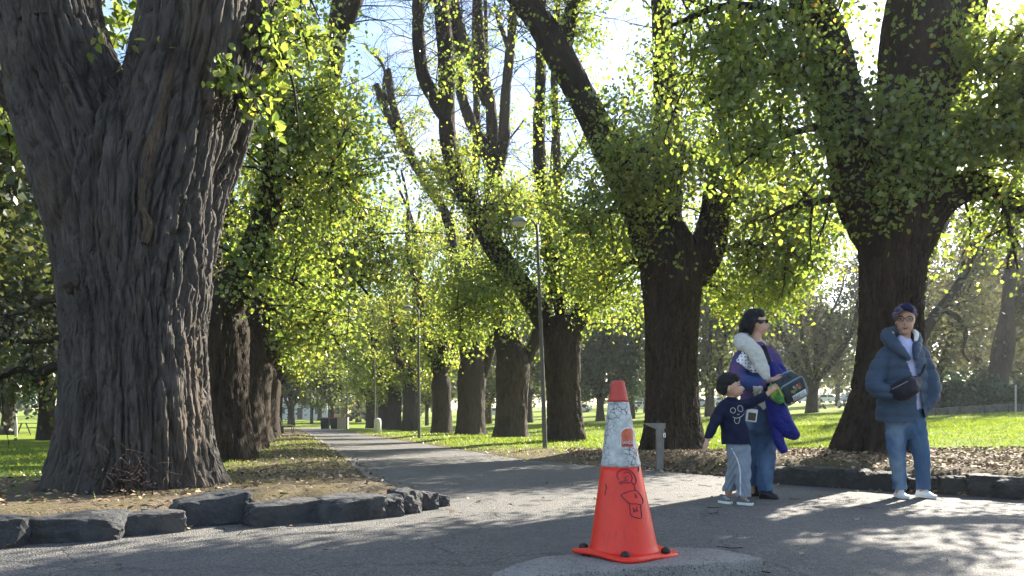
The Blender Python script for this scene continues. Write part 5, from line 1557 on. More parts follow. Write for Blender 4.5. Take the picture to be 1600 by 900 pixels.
def blob(name, shapes, voxel, mat, parent=None, smooth=4, warp=None, cut=None):
    "one continuous surface grown round all SHAPES"
    V, F, n = [], [], 0
    for v, f in shapes:
        V.append(np.asarray(v)); F += [tuple(i + n for i in q) for q in f]; n += len(v)
    me = mesh_py('tmp', np.vstack(V), F)
    o = bpy.data.objects.new('tmp', me); col.objects.link(o)
    md = o.modifiers.new('r', 'REMESH'); md.mode = 'VOXEL'; md.voxel_size = voxel
    if smooth:
        ms = o.modifiers.new('s', 'SMOOTH'); ms.factor = .5; ms.iterations = smooth
    bpy.context.view_layer.update()
    out = bpy.data.meshes.new_from_object(o.evaluated_get(bpy.context.evaluated_depsgraph_get()))
    bpy.data.objects.remove(o); bpy.data.meshes.remove(me)
    out.name = name
    if warp is not None:
        co = np.empty(len(out.vertices) * 3, np.float32); out.vertices.foreach_get('co', co)
        no = np.empty(len(out.vertices) * 3, np.float32); out.vertex_normals.foreach_get('vector', no)
        co = co.reshape(-1, 3); no = no.reshape(-1, 3)
        out.vertices.foreach_set('co', (co + no * warp(co)[:, None]).astype(np.float32).ravel())
    if cut is not None:
        bm = bmesh.new(); bm.from_mesh(out)
        kill = [v for v in bm.verts if cut(v.co)]
        bmesh.ops.delete(bm, geom=kill, context='VERTS')
        bm.to_mesh(out); bm.free()
    out.shade_smooth(); out.update()
    return link(name, out, mat, parent)

def topix(co): return 800 + co[0] / co[1] * FPX, HY - (co[2] - CAM_H) / co[1] * FPX
def inpoly(x, y, poly):
    c = False
    for (ax, ay), (bx, by) in zip(poly, poly[1:] + poly[:1]):
        if (ay > y) != (by > y) and x < (bx - ax) * (y - ay) / (by - ay) + ax: c = not c
    return c
def front_cut(poly, ymax):
    def f(co):
        if co[1] > ymax: return False
        return inpoly(*topix(co), poly)
    return f

def hem_cut(f, py):
    return lambda co: f(co) or topix(co)[1] > py(topix(co)[0])
def bvh_of(o):
    me = o.data
    return BVHTree.FromPolygons([v.co[:] for v in me.vertices], [tuple(p.vertices) for p in me.polygons])
def onto(b, px, py, off=.002, fallback=6.4):
    d = Vector((float((px - 800) / FPX), 1.0, float(-(py - HY) / FPX))).normalized()
    h = b.ray_cast(Vector((0, 0, CAM_H)), d)
    if h[0] is None: return tuple(P(px, py, fallback))
    p = h[0] - d * off
    return (p.x, p.y, p.z)
def stroke(name, b, pts, r, mat, parent, off=.001, fb=6.4, step=.008):
    V, F, U = tube([(*onto(b, *p, off, fb), r) for p in pts], 5, step, lump=0)
    return link(name, mesh_np(name, V, F), mat, parent)

def sheet(name, b, poly, mat, parent, off=.006, thick=.012, fb=6.4, n=14):
    "a cloth patch laid on a surface: outline in photo pixels, settled on the surface below it"
    xs = [p[0] for p in poly]; ys = [p[1] for p in poly]
    gx = np.linspace(min(xs), max(xs), n); gy = np.linspace(min(ys), max(ys), n)
    bm = bmesh.new(); grid = {}
    for i, x in enumerate(gx):
        for j, y in enumerate(gy):
            if inpoly(x, y, poly) or any(inpoly(x + dx, y + dy, poly) for dx in (-1.2, 1.2) for dy in (-1.2, 1.2)):
                grid[i, j] = bm.verts.new(onto(b, x, y, off + .006 * math.sin(x * .5 + y * .3), fb))
    for i in range(n - 1):
        for j in range(n - 1):
            k = [(i, j), (i + 1, j), (i + 1, j + 1), (i, j + 1)]
            if all(q in grid for q in k): bm.faces.new([grid[q] for q in k])
    bmesh.ops.recalc_face_normals(bm, faces=bm.faces)
    me = bpy.data.meshes.new(name); bm.to_mesh(me); bm.free(); me.shade_smooth()
    o = link(name, me, mat, parent)
    s = o.modifiers.new('s', 'SOLIDIFY'); s.thickness = thick; s.offset = 0
    return o

def hand_shapes(wrist, d, side, size=1.0, curl=.4, fr=.0085, spread=.25):
    "palm, four fingers of unequal length and a thumb leaving the side of the palm; D points along the hand, SIDE towards the thumb"
    w = np.array(wrist, float); d = unit(np.array(d, float)); s = np.array(side, float); s = unit(s - d * (s @ d)); n = np.cross(d, s)
    L = .095 * size
    sh = [ctube([(*w, .021 * size), (*(w + d * L * .5), .030 * size), (*(w + d * L * .95), .030 * size)], 12, .012)]
    for k, (o, fl) in enumerate(((.024, .072), (.008, .080), (-.008, .074), (-.023, .058))):
        b = w + d * L * .9 + s * o * size
        fd = unit(d + s * spread * o / .03)
        p1 = b + fd * fl * .45 * size
        p2 = p1 + unit(fd * (1 - curl) + n * curl) * fl * .35 * size
        p3 = p2 + unit(fd * (1 - curl * 1.6) + n * curl * 1.5) * fl * .25 * size
        sh.append(ctube([(*b, fr * size), (*p1, fr * .95 * size), (*p2, fr * .85 * size), (*p3, fr * .7 * size)], 8, .01))
    b = w + d * L * .35 + s * .022 * size
    td = unit(d * .7 + s * .8 + n * .25)
    sh.append(ctube([(*b, fr * 1.25 * size), (*(b + td * .032 * size), fr * 1.1 * size), (*(b + unit(td + d * .5) * .06 * size), fr * .85 * size)], 8, .01))
    return sh

def cloth(name, a, b_, scale=8, rough=.85, bmp=.5, bs=18, c=None, stretch=(1, 1, 1), fine=0.0):
    m, nt, bs_ = new_mat(name)
    v = coords(nt, 'Object', stretch)
    f = noise_fac(nt, v, scale, 5, .6, .35, .65)
    cc = mixc(nt, f, a, b_)
    if c: cc = mixc(nt, noise_fac(nt, v, scale * .6, 3, .5, .5, .62), cc, c)
    nt.links.new(cc, bs_.inputs['Base Color'])
    bs_.inputs['Roughness'].default_value = rough
    bs_.inputs['Specular IOR Level'].default_value = .2
    n1 = N(nt, 'ShaderNodeTexNoise', {'Vector': coords(nt), 'Scale': float(bs), 'Detail': 4.0, 'Distortion': .6})
    h = n1.outputs['Fac']
    if fine:
        n2 = N(nt, 'ShaderNodeTexNoise', {'Vector': coords(nt), 'Scale': 220.0, 'Detail': 2.0})
        h = math_n(nt, 'ADD', h, math_n(nt, 'MULTIPLY', n2.outputs['Fac'], fine))
    bump(nt, bs_, h, bmp, .02)
    return m

def skin_mat(name, c):
    m, nt, b = new_mat(name)
    f = noise_fac(nt, coords(nt), 14, 4, .5)
    nt.links.new(mixc(nt, f, tuple(x * .92 for x in c), tuple(min(1, x * 1.08) for x in c)), b.inputs['Base Color'])
    b.inputs['Roughness'].default_value = .5
    b.inputs['Subsurface Weight'].default_value = .08
    b.inputs['Subsurface Radius'].default_value = (.01, .004, .002)
    return m

def shoe(name, heel, toe, hw, h, up, sole, parent, ankle=0.0, soleh=.02):
    heel = np.array(heel, float); toe = np.array(toe, float)
    d = toe - heel; L = np.linalg.norm(d[:2]); d = np.array([d[0], d[1], 0]) / L; s = np.array([-d[1], d[0], 0])
    ts = np.linspace(0, 1, 15)
    wf = np.interp(ts, [0, .08, .3, .55, .75, .92, 1], [.25, .72, .82, .9, 1, .72, .2]) * hw
    hf = np.interp(ts, [0, .06, .25, .4, .6, .8, .95, 1], [.6, .9 + ankle, 1.0 + ankle, .92 + ankle * .6, .66, .48, .36, .2]) * h
    def build(nm, prof, mat, par, z0):
        th = np.linspace(0, 2 * math.pi, 16, endpoint=False)
        V, F = [], []
        for t, w, hh in zip(ts, wf, hf):
            c = heel + d * L * t
            for a in th:
                ex, ez = prof(a, w, hh)
                V.append(c + s * ex + np.array([0, 0, z0 + ez]))
        n = 16
        for i in range(len(ts) - 1):
            for j in range(n): F.append((i * n + j, i * n + (j + 1) % n, (i + 1) * n + (j + 1) % n, (i + 1) * n + j))
        F.append(tuple(range(n))[::-1]); F.append(tuple((len(ts) - 1) * n + j for j in range(n)))
        return link(nm, mesh_py(nm, V, F, True), mat, par)
    o = build(name, lambda a, w, hh: (w * .93 * math.cos(a) * (1 - .35 * max(0, math.sin(a))), soleh * .5 + max(0.0, math.sin(a)) * (hh - soleh * .5) + min(0, math.sin(a)) * .004), up, parent, 0)
    build('sole', lambda a, w, hh: ((w * 1.06) * max(-1, min(1, 1.5 * math.cos(a))) , soleh * (.5 + .5 * max(-1, min(1, 1.6 * math.sin(a))))), sole, o, 0.001)
    return o

# ================= woman with the fleece, sunglasses and armful of things
YA = 6.5
def A_(px, py, dy=0.0): return P(px, py, YA + dy)
def tb(rows, f, nu=18, step=.02, ell=1.0): return ctube([(*f(r[0], r[1], r[3] if len(r) > 3 else 0), r[2]) for r in rows], nu, step, ell)
zA = float(ground_z(np.array([2.2]), np.array([YA]))[0][0])
WA = thing('person', 'woman in sunglasses with a cream fleece over her shoulder, arms full, beside the boy', 'person', (*A_(1185, 780)[:2], zA), 'people walking across the path')
skin = skin_mat('skin', (.47, .28, .195)); skin_b = skin_mat('skin_boy', (.52, .31, .21)); skin_c = skin_mat('skin_tan', (.40, .235, .155))
black_hair = cloth('black_hair', (.006, .006, .007), (.016, .015, .016), 30, .45, .7, 60, stretch=(3, 3, .6))
sh = [tb([(1186, 650, .085), (1184, 600, .085), (1180, 565, .085), (1180, 548, .06)], A_),
      tb([(1178, 552, .052), (1180, 535, .048), (1182, 522, .046)], A_),
      cball(A_(1182, 502), (.078, .074, .096)), cball(A_(1188, 511, -.01), (.060, .058, .070)), cball(A_(1191, 519, -.01), (.034, .036, .030)),
      tb([(1197, 503, .010, -.03), (1200.5, 508, .013, -.035), (1199, 511, .010, -.03)], A_, 8, .008),
      cball(A_(1197, 515.5, -.025), (.010, .018, .007)), cball(A_(1178, 508, -.072), (.012, .010, .022)),
      tb([(1192, 650, .06), (1197, 705, .045), (1194, 772, .034)], A_), tb([(1179, 650, .06, .03), (1181, 705, .045, .08), (1175, 768, .034, .20)], A_),
      tb([(1164, 560, .040, -.03), (1156, 588, .034, -.1), (1180, 598, .030, -.19), (1205, 593, .024, -.24)], A_),
      tb([(1200, 558, .04, .02), (1214, 584, .034, 0), (1219, 600, .028, -.1), (1215, 600, .024, -.2)], A_)]
sh += hand_shapes(A_(1205, 593, -.24), (1, -.3, -.05), (0, -.3, 1), .95, .55)
sh += hand_shapes(A_(1217, 600, -.2), (.2, -.3, -1), (-1, -.3, 0), .9, .5)
body = blob('body', sh, .0084, skin, WA, 3)
bb = bvh_of(body)
jeansm = cloth('jeans', (.030, .060, .125), (.060, .110, .200), 5, .85, .6, 13, (.12, .19, .30), (1, 1, .5), .3)
blob('jeans', [tb([(1190, 612, .125), (1188, 645, .148), (1187, 662, .14)], A_, 22, .02, .85), tb([(1194, 655, .105), (1197, 690, .088), (1198, 715, .078), (1195, 745, .072), (1193, 790, .080)], A_),
               tb([(1180, 655, .10, .03), (1181, 690, .085, .06), (1181, 712, .076, .09), (1178, 735, .07, .15), (1175, 780, .074, .22)], A_)], .009, jeansm, WA, 5, cut=hem_cut(lambda c: False, lambda x: 768 if x > 1183 else 760),
     warp=lambda c: .005 * np.sin(c[:, 2] * 55 + 4 * np.sin(c[:, 0] * 30)) * vnoise(c[:, 0] * 9, c[:, 2] * 9, 2))
card = cloth('mohair_cardigan', (.075, .075, .22), (.16, .085, .21), 7, .95, .8, 70, (.045, .085, .25), (1, 1, 2.2), .8)
cv = [(1182, 542), (1196, 540), (1203, 560), (1208, 585), (1206, 606), (1198, 602), (1196, 570)]
cardo = blob('cardigan', [tb([(1182, 549, .10), (1184, 570, .142), (1184, 600, .150), (1183, 650, .15)], A_, 26, .02, .85),
                  tb([(1165, 553, .07, -.02), (1156, 566, .074, -.06), (1153, 588, .074, -.10), (1163, 597, .068, -.16), (1182, 600, .060, -.20), (1199, 596, .050, -.23)], A_),
                  tb([(1200, 551, .065, .02), (1208, 562, .065, .02), (1216, 582, .062, 0), (1220, 596, .055, -.06)], A_)], .009, card, WA, 5,
     warp=lambda c: .007 * (vnoise(c[:, 0] * 24, c[:, 2] * 24 + c[:, 1] * 20, 3) - .4), cut=hem_cut(front_cut(cv, YA - .05), lambda x: 624))
blob('top', [tb([(1184, 545, .065), (1186, 562, .115), (1187, 600, .125), (1187, 620, .12)], A_, 22, .02, .9)], .010, plain('black_top', (.008, .008, .010), .8), WA, 4)
fl = cloth('cream_fleece', (.60, .60, .54), (.72, .71, .65), 20, .95, 1.0, 45, None, (1, 1, 1), .6)
flo = blob('fleece', [tb([(1192, 540, .032, .10), (1178, 529, .042, .09), (1162, 527, .046, .03), (1153, 533, .044, -.06), (1158, 541, .045, -.12)], A_, 18, .02, 1),
                tb([(1160, 528, .055, -.04), (1168, 538, .065, -.11), (1179, 550, .068, -.16), (1187, 565, .062, -.19), (1194, 582, .05, -.235), (1197, 590, .035, -.25)], A_, 18, .02, .75)], .009, fl, WA, 5,
     warp=lambda c: .010 * (vnoise(c[:, 0] * 30, c[:, 2] * 30 + c[:, 1] * 17, 8) - .4))
def dotted():
    m, nt, b = new_mat('dotted_cotton')
    vo = N(nt, 'ShaderNodeTexVoronoi', {'Vector': coords(nt, 'Object', (34, 3, 34)), 'Scale': 1.0, 'Randomness': .25})
    k = N(nt, 'ShaderNodeMapRange', {'Value': vo.outputs['Distance'], 'From Min': .20, 'From Max': .26})
    nt.links.new(mixc(nt, k.outputs[0], (.05, .05, .07), (.72, .73, .76)), b.inputs['Base Color'])
    b.inputs['Roughness'].default_value = .9
    return m
mdot = dotted()
bv = bvh_of(cardo)
sheet('dotted_lining', bv, [(1162, 546), (1151, 564), (1162, 572), (1177, 582), (1198, 584), (1192, 566), (1180, 556), (1170, 548)], mdot, flo, .012, .012, 6.3, 26)
sheet('hanging_end', bvh_of(bpy.data.objects['jeans']) if False else bv, [(1177, 605), (1190, 604), (1197, 622), (1197, 636), (1193, 640), (1186, 632), (1179, 620)], fl, flo, .03, .02, 6.3, 18)
blob('hair', [cball(A_(1176, 499, .01), (.088, .088, .098)), cball(A_(1166, 508, .02), (.062, .07, .075)), tb([(1163, 513, .045, .03), (1159, 519, .035, .03)], A_), cball(A_(1184, 492, 0), (.066, .078, .058)),
              tb([(1176, 500, .03, -.065), (1174, 512, .026, -.065), (1172, 520, .02, -.05)], A_)], .008, black_hair, WA, 4,
     warp=lambda c: .005 * (vnoise(c[:, 0] * 30 + c[:, 2] * 25, c[:, 1] * 60, 2) - .5))
gl = plain('black_plastic', (.008, .008, .009), .18, .1)
g = blob('sunglasses', [ctube([(*A_(1186, 502, -.078), .017), (*A_(1188, 502.5, -.08), .018)], 10, .01, .45), cball(A_(1188.5, 503, -.068), (.024, .014, .018)), cball(A_(1198.5, 502, -.058), (.013, .016, .017)),
                   ctube([(*A_(1176, 500.5, -.08), .0045), (*A_(1184, 501, -.08), .006)], 6, .01), ctube([(*A_(1190, 500.5, -.075), .006), (*A_(1198, 500.5, -.068), .006)], 6, .01)], .004, gl, WA, 2)
lip = plain('lips', (.36, .11, .095), .45)
stroke('mouth', bb, [(1193.5, 515.6), (1196, 515.2), (1198, 515.4)], .0032, lip, WA, .0, 6.42)
stroke('necklace', bb, [(1184, 534), (1188, 541), (1192, 538)], .002, plain('gold', (.6, .45, .2), .3, .1, metal=.8), WA, .001, 6.42)
boots = plain('black_boot', (.010, .009, .009), .4, .2); bsole = plain('boot_sole', (.012, .012, .012), .8)
p0 = A_(1186, 780); p1 = A_(1217, 780, -.06); p0[2] = p1[2] = zA + .004
shoe('boot', p0, p1, .048, .105, boots, bsole, WA, .25)
p0 = A_(1170, 778, .22); p1 = A_(1196, 778, .18); p0[2] = p1[2] = zA + .004
shoe('boot', p0, p1, .048, .105, boots, bsole, WA, .25)

# things she carries
JK = thing('jacket', 'royal blue jacket hanging over the arm of the woman in sunglasses', 'jacket', A_(1225, 690, -.2))
bl = cloth('royal_blue_nylon', (.009, .013, .13), (.013, .021, .19), 9, .5, .8, 22)
jo = blob('shell', [tb([(1208, 572, .05, -.10), (1214, 585, .062, -.18), (1214, 604, .072, -.22), (1212, 625, .088, -.22), (1217, 648, .094, -.22), (1226, 666, .085, -.22), (1237, 677, .065, -.22), (1241, 680, .052, -.22)], A_, 22, .02, .62)], .009, bl, JK, 5,
     warp=lambda c: .012 * (vnoise(c[:, 0] * 14 + c[:, 2] * 9, c[:, 2] * 10, 5) - .5))
blob('sleeve', [tb([(1205, 630, .05, -.20), (1211, 660, .055, -.2), (1217, 688, .045, -.2), (1224, 702, .040, -.2)], A_, 16, .02, .7)], .009, bl, JK, 4, warp=lambda c: .010 * (vnoise(c[:, 0] * 14, c[:, 2] * 16, 6) - .5))
blob('sleeve', [tb([(1206, 577, .045, -.05), (1218, 578, .055, -.08), (1222, 590, .05, -.12)], A_, 16, .02, .8)], .009, bl, JK, 4)

BP = thing('backpack', 'small dark slate backpack with a white name patch, tilted in the woman\'s hands', 'backpack', A_(1240, 640, -.3))
slate = cloth('slate_nylon', (.028, .040, .048), (.045, .062, .072), 20, .6, .3, 40)
trim = plain('grey_piping', (.20, .25, .29), .5, .1)
cB = A_(1240, 611, -.34)
RB4 = Matrix.Translation(Vector(cB)) @ Matrix.Rotation(R(-30), 4, 'Y') @ Matrix.Rotation(R(28), 4, 'X')
def bpart(name, size, loc, mat, par, bevel, rot=(0, 0, 0), taper=1.0):
    bm = bmesh.new(); vs = bm_box(bm, size, loc, rot, bevel, 4, taper)
    bmesh.ops.transform(bm, matrix=RB4, verts=list(bm.verts))
    return bm_done(name, bm, mat, par, True)
bo = bpart('body', (.215, .16, .20), (0, .07, 0), slate, BP, .045)
bpart('front_panel', (.195, .03, .175), (0, -.02, .012), slate, BP, .014)
def piping(w, h, y, r):
    pts = []
    for a in np.linspace(0, 2 * math.pi, 33):
        c_, s_ = math.cos(a), math.sin(a)
        k = (abs(c_) ** 6 + abs(s_) ** 6) ** (-1 / 6)
        v = RB4 @ Vector((w * c_ * k, y, h * s_ * k))
        pts.append((v.x, v.y, v.z, r))
    V, F, U = tube(pts, 7, .012, lump=0); return mesh_np('piping', V, F)
link('piping', piping(.108, .100, -.008, .0075), trim, bo)
link('piping', piping(.108, .100, .146, .006), trim, bo)
bpart('pocket', (.19, .05, .06), (0, .08, -.115), slate, bo, .015)
bpart('name_patch', (.125, .004, .055), (.022, -.0375, -.040), plain('patch_white', (.70, .71, .72), .6, .06), bo, .0)
def text_on(txt, w, h, cx, cz, y, mat, par, name='lettering'):
    cu = bpy.data.curves.new('lettering', 'FONT'); cu.body = txt
    to = bpy.data.objects.new('lettering_tmp', cu); col.objects.link(to)
    bpy.context.view_layer.update()
    me = bpy.data.meshes.new_from_object(to.evaluated_get(bpy.context.evaluated_depsgraph_get()))
    bpy.data.objects.remove(to)
    co = np.array([v.co[:] for v in me.vertices]); mn, mx = co.min(0), co.max(0)
    for v, q in zip(me.vertices, co):
        v.co = RB4 @ Vector((cx + ((q[0] - mn[0]) / (mx[0] - mn[0]) - .5) * w, y, cz + ((q[1] - mn[1]) / (mx[1] - mn[1]) - .5) * h))
    me.name = name
    return link(name, me, mat, par)
text_on('MARVEL', .112, .040, .022, -.040, -.0415, plain('letter_slate', (.12, .14, .18), .6), bo)
rgp = np.random.default_rng(4)
for c_, k in (((.35, .06, .05), 4), ((.10, .28, .12), 4), ((.45, .40, .35), 3), ((.30, .22, .06), 3)):
    mt = plain('print_colour', c_, .6, .2)
    bm = bmesh.new()
    for _ in range(k):
        bm_box(bm, (rgp.uniform(.014, .026), .003, rgp.uniform(.012, .024)), (rgp.uniform(-.035, .05), -.0365 - rgp.uniform(0, .002), rgp.uniform(.012, .062)), (0, rgp.uniform(0, 3), 0))
    bmesh.ops.transform(bm, matrix=RB4, verts=list(bm.verts))
    bm_done('printed_panel', bm, mt, bo)
v0 = [RB4 @ Vector(q) for q in ((-.04, .05, .098), (-.02, .05, .13), (.02, .05, .13), (.04, .05, .098))]
pole('handle', [(*v, .008) for v in v0], slate, bo, 8, .01)

GP = thing('toy_pouch', 'green crinkled pouch held between the boy\'s hand and the backpack', 'pouch', A_(1212, 630, -.36))
gm = cloth('green_foil', (.02, .13, .03), (.05, .24, .05), 25, .3, .7, 30, (.22, .30, .04))
blob('pouch', [cball(A_(1211, 614, -.38), (.062, .03, .085), .5), cball(A_(1218, 622, -.38), (.04, .03, .05), .2)], .007, gm, GP, 3, warp=lambda c: .012 * (vnoise(c[:, 0] * 40, c[:, 2] * 40, 5) - .5))
pole('cord', [(*A_(1204, 604, -.40), .006), (*A_(1213, 603, -.42), .006), (*A_(1219, 612, -.42), .006), (*A_(1222, 620, -.42), .006)], plain('yellow_cord', (.45, .36, .05), .6), GP, 8, .01)

CH = thing('card_holder', 'white-rimmed card holder with a black window dangling at the woman\'s hip', 'card holder', A_(1174, 660, -.26))
wp = plain('white_plastic', (.72, .72, .72), .4, .05)
cq = A_(1174.5, 649, -.26)
ho = box('rim', (.092, .014, .108), cq, wp, CH, (0, R(8), 0), .006)
box('window', (.066, .006, .066), (cq[0], cq[1] - .0085, cq[2] - .010), plain('window_black', (.012, .012, .014), .25), ho, (0, R(8), 0), .002)
pole('strap', [(cq[0] - .01, cq[1], cq[2] + .05, .005), (cq[0] + .01, cq[1] - .005, cq[2] + .10, .005), (cq[0] + .05, cq[1] - .01, cq[2] + .16, .005), (*A_(1190, 607, -.27), .005)], wp, CH, 6, .02)

# ================= the boy
YB = 6.1
def B_(px, py, dy=0.0): return P(px, py, YB + dy)
zB = float(ground_z(np.array([1.85]), np.array([YB]))[0][0])
BO = thing('person', 'small boy in a navy smiley-face top striding and reaching for the green pouch', 'person', (*B_(1148, 788)[:2], zB), 'people walking across the path')
sh = [tb([(1152, 690, .06), (1147, 650, .06), (1143, 632, .045)], B_), tb([(1142, 634, .036), (1142, 622, .034)], B_),
      cball(B_(1140, 602), (.086, .076, .092)), cball(B_(1148, 610, -.005), (.058, .060, .062)), cball(B_(1151, 617, -.01), (.03, .034, .022)),
      tb([(1158.5, 604, .008, -.02), (1161.5, 608, .011, -.022), (1160, 610.5, .008, -.02)], B_, 8, .006), cball(B_(1159.5, 614.5, -.02), (.010, .016, .007)),
      cball(B_(1138, 608, -.078), (.014, .010, .022)),
      tb([(1150, 695, .05, -.03), (1148, 728, .04, .0), (1138, 770, .03, .10)], B_), tb([(1157, 695, .05, .03), (1159, 732, .04, -.02), (1162, 776, .03, -.06)], B_),
      tb([(1126, 638, .036, -.04), (1114, 664, .030, -.05), (1105, 688, .022, -.08)], B_), tb([(1158, 636, .034, .02), (1180, 626, .028, -.03), (1200, 615, .020, -.08)], B_)]
sh += hand_shapes(B_(1105, 688, -.08), (-.35, -.15, -1), (.5, -1, 0), .68, .35, .0092)
sh += hand_shapes(B_(1199, 616, -.08), (.75, -.05, .7), (-.5, -.2, .7), .68, .25, .0092)
bbody = blob('body', sh, .0056, skin_b, BO, 3)
bbv = bvh_of(bbody)
navy = cloth('navy_jersey', (.008, .012, .034), (.014, .019, .050), 12, .9, .6, 22, None, (1, 1, 1), .3)
shirt = blob('shirt', [tb([(1142, 628, .058), (1142, 640, .098), (1145, 660, .104), (1149, 682, .116), (1151, 715, .120)], B_, 22, .015, .86),
               tb([(1132, 634, .052, -.03), (1124, 645, .05, -.04), (1114, 666, .043, -.05), (1107, 683, .035, -.075)], B_),
               tb([(1152, 634, .052, .01), (1166, 632, .048, 0), (1181, 626, .041, -.03), (1195, 618, .033, -.07)], B_)], .008, navy, BO, 4,
     warp=lambda c: .006 * np.sin(c[:, 2] * 60 + c[:, 0] * 40) * vnoise(c[:, 0] * 10, c[:, 2] * 10, 4), cut=hem_cut(lambda c: False, lambda x: 695 if x > 1118 else 686))
sb = bvh_of(shirt)
pale = plain('pale_print', (.45, .47, .40), .7, .1)
def z1(x, y): return (1080 + x / 2.571, 460 + y / 2.571)
def ring(cx, cy, rx, ry, tilt=0):
    return [z1(cx + rx * math.cos(a) * math.cos(tilt) - ry * math.sin(a) * math.sin(tilt), cy + rx * math.cos(a) * math.sin(tilt) + ry * math.sin(a) * math.cos(tilt)) for a in np.linspace(0, 2 * math.pi, 15)]
for s in (ring(168, 466, 10, 11, -.2), ring(197, 459, 10, 13, -.3), [z1(*p) for p in ((167, 492), (178, 497), (192, 495), (204, 489), (212, 478))], [z1(*p) for p in ((175, 497), (174, 509), (180, 518), (189, 518), (194, 507), (196, 495))], [z1(184, 480), z1(189, 484), z1(193, 480)]):
    stroke('printed_line', sb, s, .0028, pale, shirt, .0015, 6.0)
pm = cloth('grey_blue_fleece', (.20, .245, .30), (.27, .315, .37), 9, .95, .7, 26, None, (1, 1, 1), .5)
pants = blob('trousers', [tb([(1152, 688, .088), (1153, 702, .098)], B_, 20, .015, .8), tb([(1149, 700, .078, -.02), (1150, 722, .068, 0), (1146, 742, .060, .04), (1134, 785, .056, .12)], B_),
                  tb([(1158, 700, .076, .02), (1160, 725, .068, -.02), (1161, 750, .06, -.05), (1163, 800, .060, -.07)], B_)], .008, pm, BO, 4, cut=hem_cut(lambda c: False, lambda x: 777 if x > 1150 else 768),
     warp=lambda c: .006 * np.sin(c[:, 2] * 70 + 5 * np.sin(c[:, 0] * 40)) * vnoise(c[:, 0] * 9, c[:, 2] * 9, 6))
pbv = bvh_of(pants)
stroke('side_stripe', pbv, [(1143, 700), (1147, 708), (1151, 716), (1154, 724), (1156, 732), (1157, 742), (1157, 752), (1157, 762), (1157, 774)], .006, plain('stripe_white', (.62, .62, .62), .8), pants, .001, 6.0, .006)
blob('hair', [cball(B_(1137, 598, .01), (.094, .088, .086)), cball(B_(1130, 606, .02), (.058, .078, .060)), cball(B_(1144, 591, 0), (.060, .078, .040)), tb([(1148, 591, .022, -.05), (1152, 594, .013, -.06)], B_),
              tb([(1133, 606, .03, -.062), (1131, 615, .02, -.05)], B_)], .007, black_hair, BO, 3, warp=lambda c: .006 * (vnoise(c[:, 0] * 35 + c[:, 2] * 30, c[:, 1] * 60, 2) - .5))
stroke('eye', bbv, [(1153.5, 602.5), (1155, 602.2), (1156.5, 602.6)], .0042, gl, BO, .0, 6.0)
stroke('eyebrow', bbv, [(1152.5, 599.5), (1155, 598.6), (1157.5, 599.5)], .0028, gl, BO, .0, 6.0)
stroke('mouth', bbv, [(1155.5, 614.5), (1158, 614.2), (1160, 614.2)], .004, lip, BO, .0, 6.0)
grey_c = plain('grey_canvas', (.10, .12, .14), .8, .2); white_s = plain('white_sole', (.66, .66, .63), .6, .1)
lace = plain('white_lace', (.7, .7, .7), .7)
for (h0, h1, dy0, dy1) in (((1124, 781), (1143, 782), .10, -.03), ((1152, 788), (1177, 789), -.02, -.12)):
    p0 = B_(*h0, dy0); p1 = B_(*h1, dy1); p0[2] = p1[2] = zB + .004
    so = shoe('sneaker', p0, p1, .036, .066, grey_c, white_s, BO, .15, .02)
    d = unit(p1 - p0); s_ = np.array([-d[1], d[0], 0])
    for k in range(3):
        c_ = p0 + (p1 - p0) * (.45 + .12 * k) + np.array([0, 0, .058 - .009 * k])
        pole('lace', [(*(c_ - s_ * .018 - [0, 0, .006]), .003), (*(c_ + [0, 0, .001]), .003), (*(c_ + s_ * .018 - [0, 0, .006]), .003)], lace, so, 6, .01)

# ================= woman in the blue puffer jacket
YC = 6.6
def C_(px, py, dy=0.0): return P(px, py, YC + dy)
zC = float(ground_z(np.array([3.5]), np.array([YC]))[0][0])
WC = thing('person', 'woman in a blue hooded puffer jacket, glasses and head wrap, hands in her pockets', 'person', (*C_(1425, 780)[:2], zC), 'people walking across the path')
sh = [tb([(1412, 655, .09), (1412, 600, .09), (1412, 560, .085), (1412, 542, .06)], C_), tb([(1412, 545, .056), (1413, 530, .050), (1414, 518, .048)], C_),
      cball(C_(1414, 497), (.078, .090, .108)), cball(C_(1414.5, 510, -.02), (.062, .07, .066)), cball(C_(1414.5, 519, -.05), (.034, .03, .022)),
      tb([(1414, 499, .010, -.088), (1414, 504, .013, -.10), (1414, 506.5, .014, -.095)], C_, 8, .006), cball(C_(1414.5, 513, -.078), (.022, .014, .010)),
      cball(C_(1400.5, 502, 0), (.010, .02, .026)), cball(C_(1427.5, 502, 0), (.010, .02, .026)),
      tb([(1401, 655, .07), (1401, 705, .05), (1406, 772, .034)], C_), tb([(1429, 655, .07), (1439, 705, .05), (1443, 772, .034)], C_),
      tb([(1386, 552, .045), (1366, 590, .038, -.02), (1370, 606, .035, -.08), (1395, 612, .028, -.19)], C_), tb([(1433, 556, .04), (1450, 592, .034), (1454, 612, .030, -.03), (1446, 622, .024, -.05)], C_)]
sh += hand_shapes(C_(1395, 612, -.19), (1, -.2, -.3), (0, -.5, 1), .9, .5)
sh += hand_shapes(C_(1445, 622, -.05), (-1, .1, -.4), (0, -.3, 1), .85, .5)
cbody = blob('body', sh, .0084, skin_c, WC, 3)
cbv = bvh_of(cbody)
jm2 = cloth('faded_jeans', (.040, .085, .165), (.070, .130, .225), 5, .85, .6, 13, (.15, .22, .31), (1, 1, .5), .3)
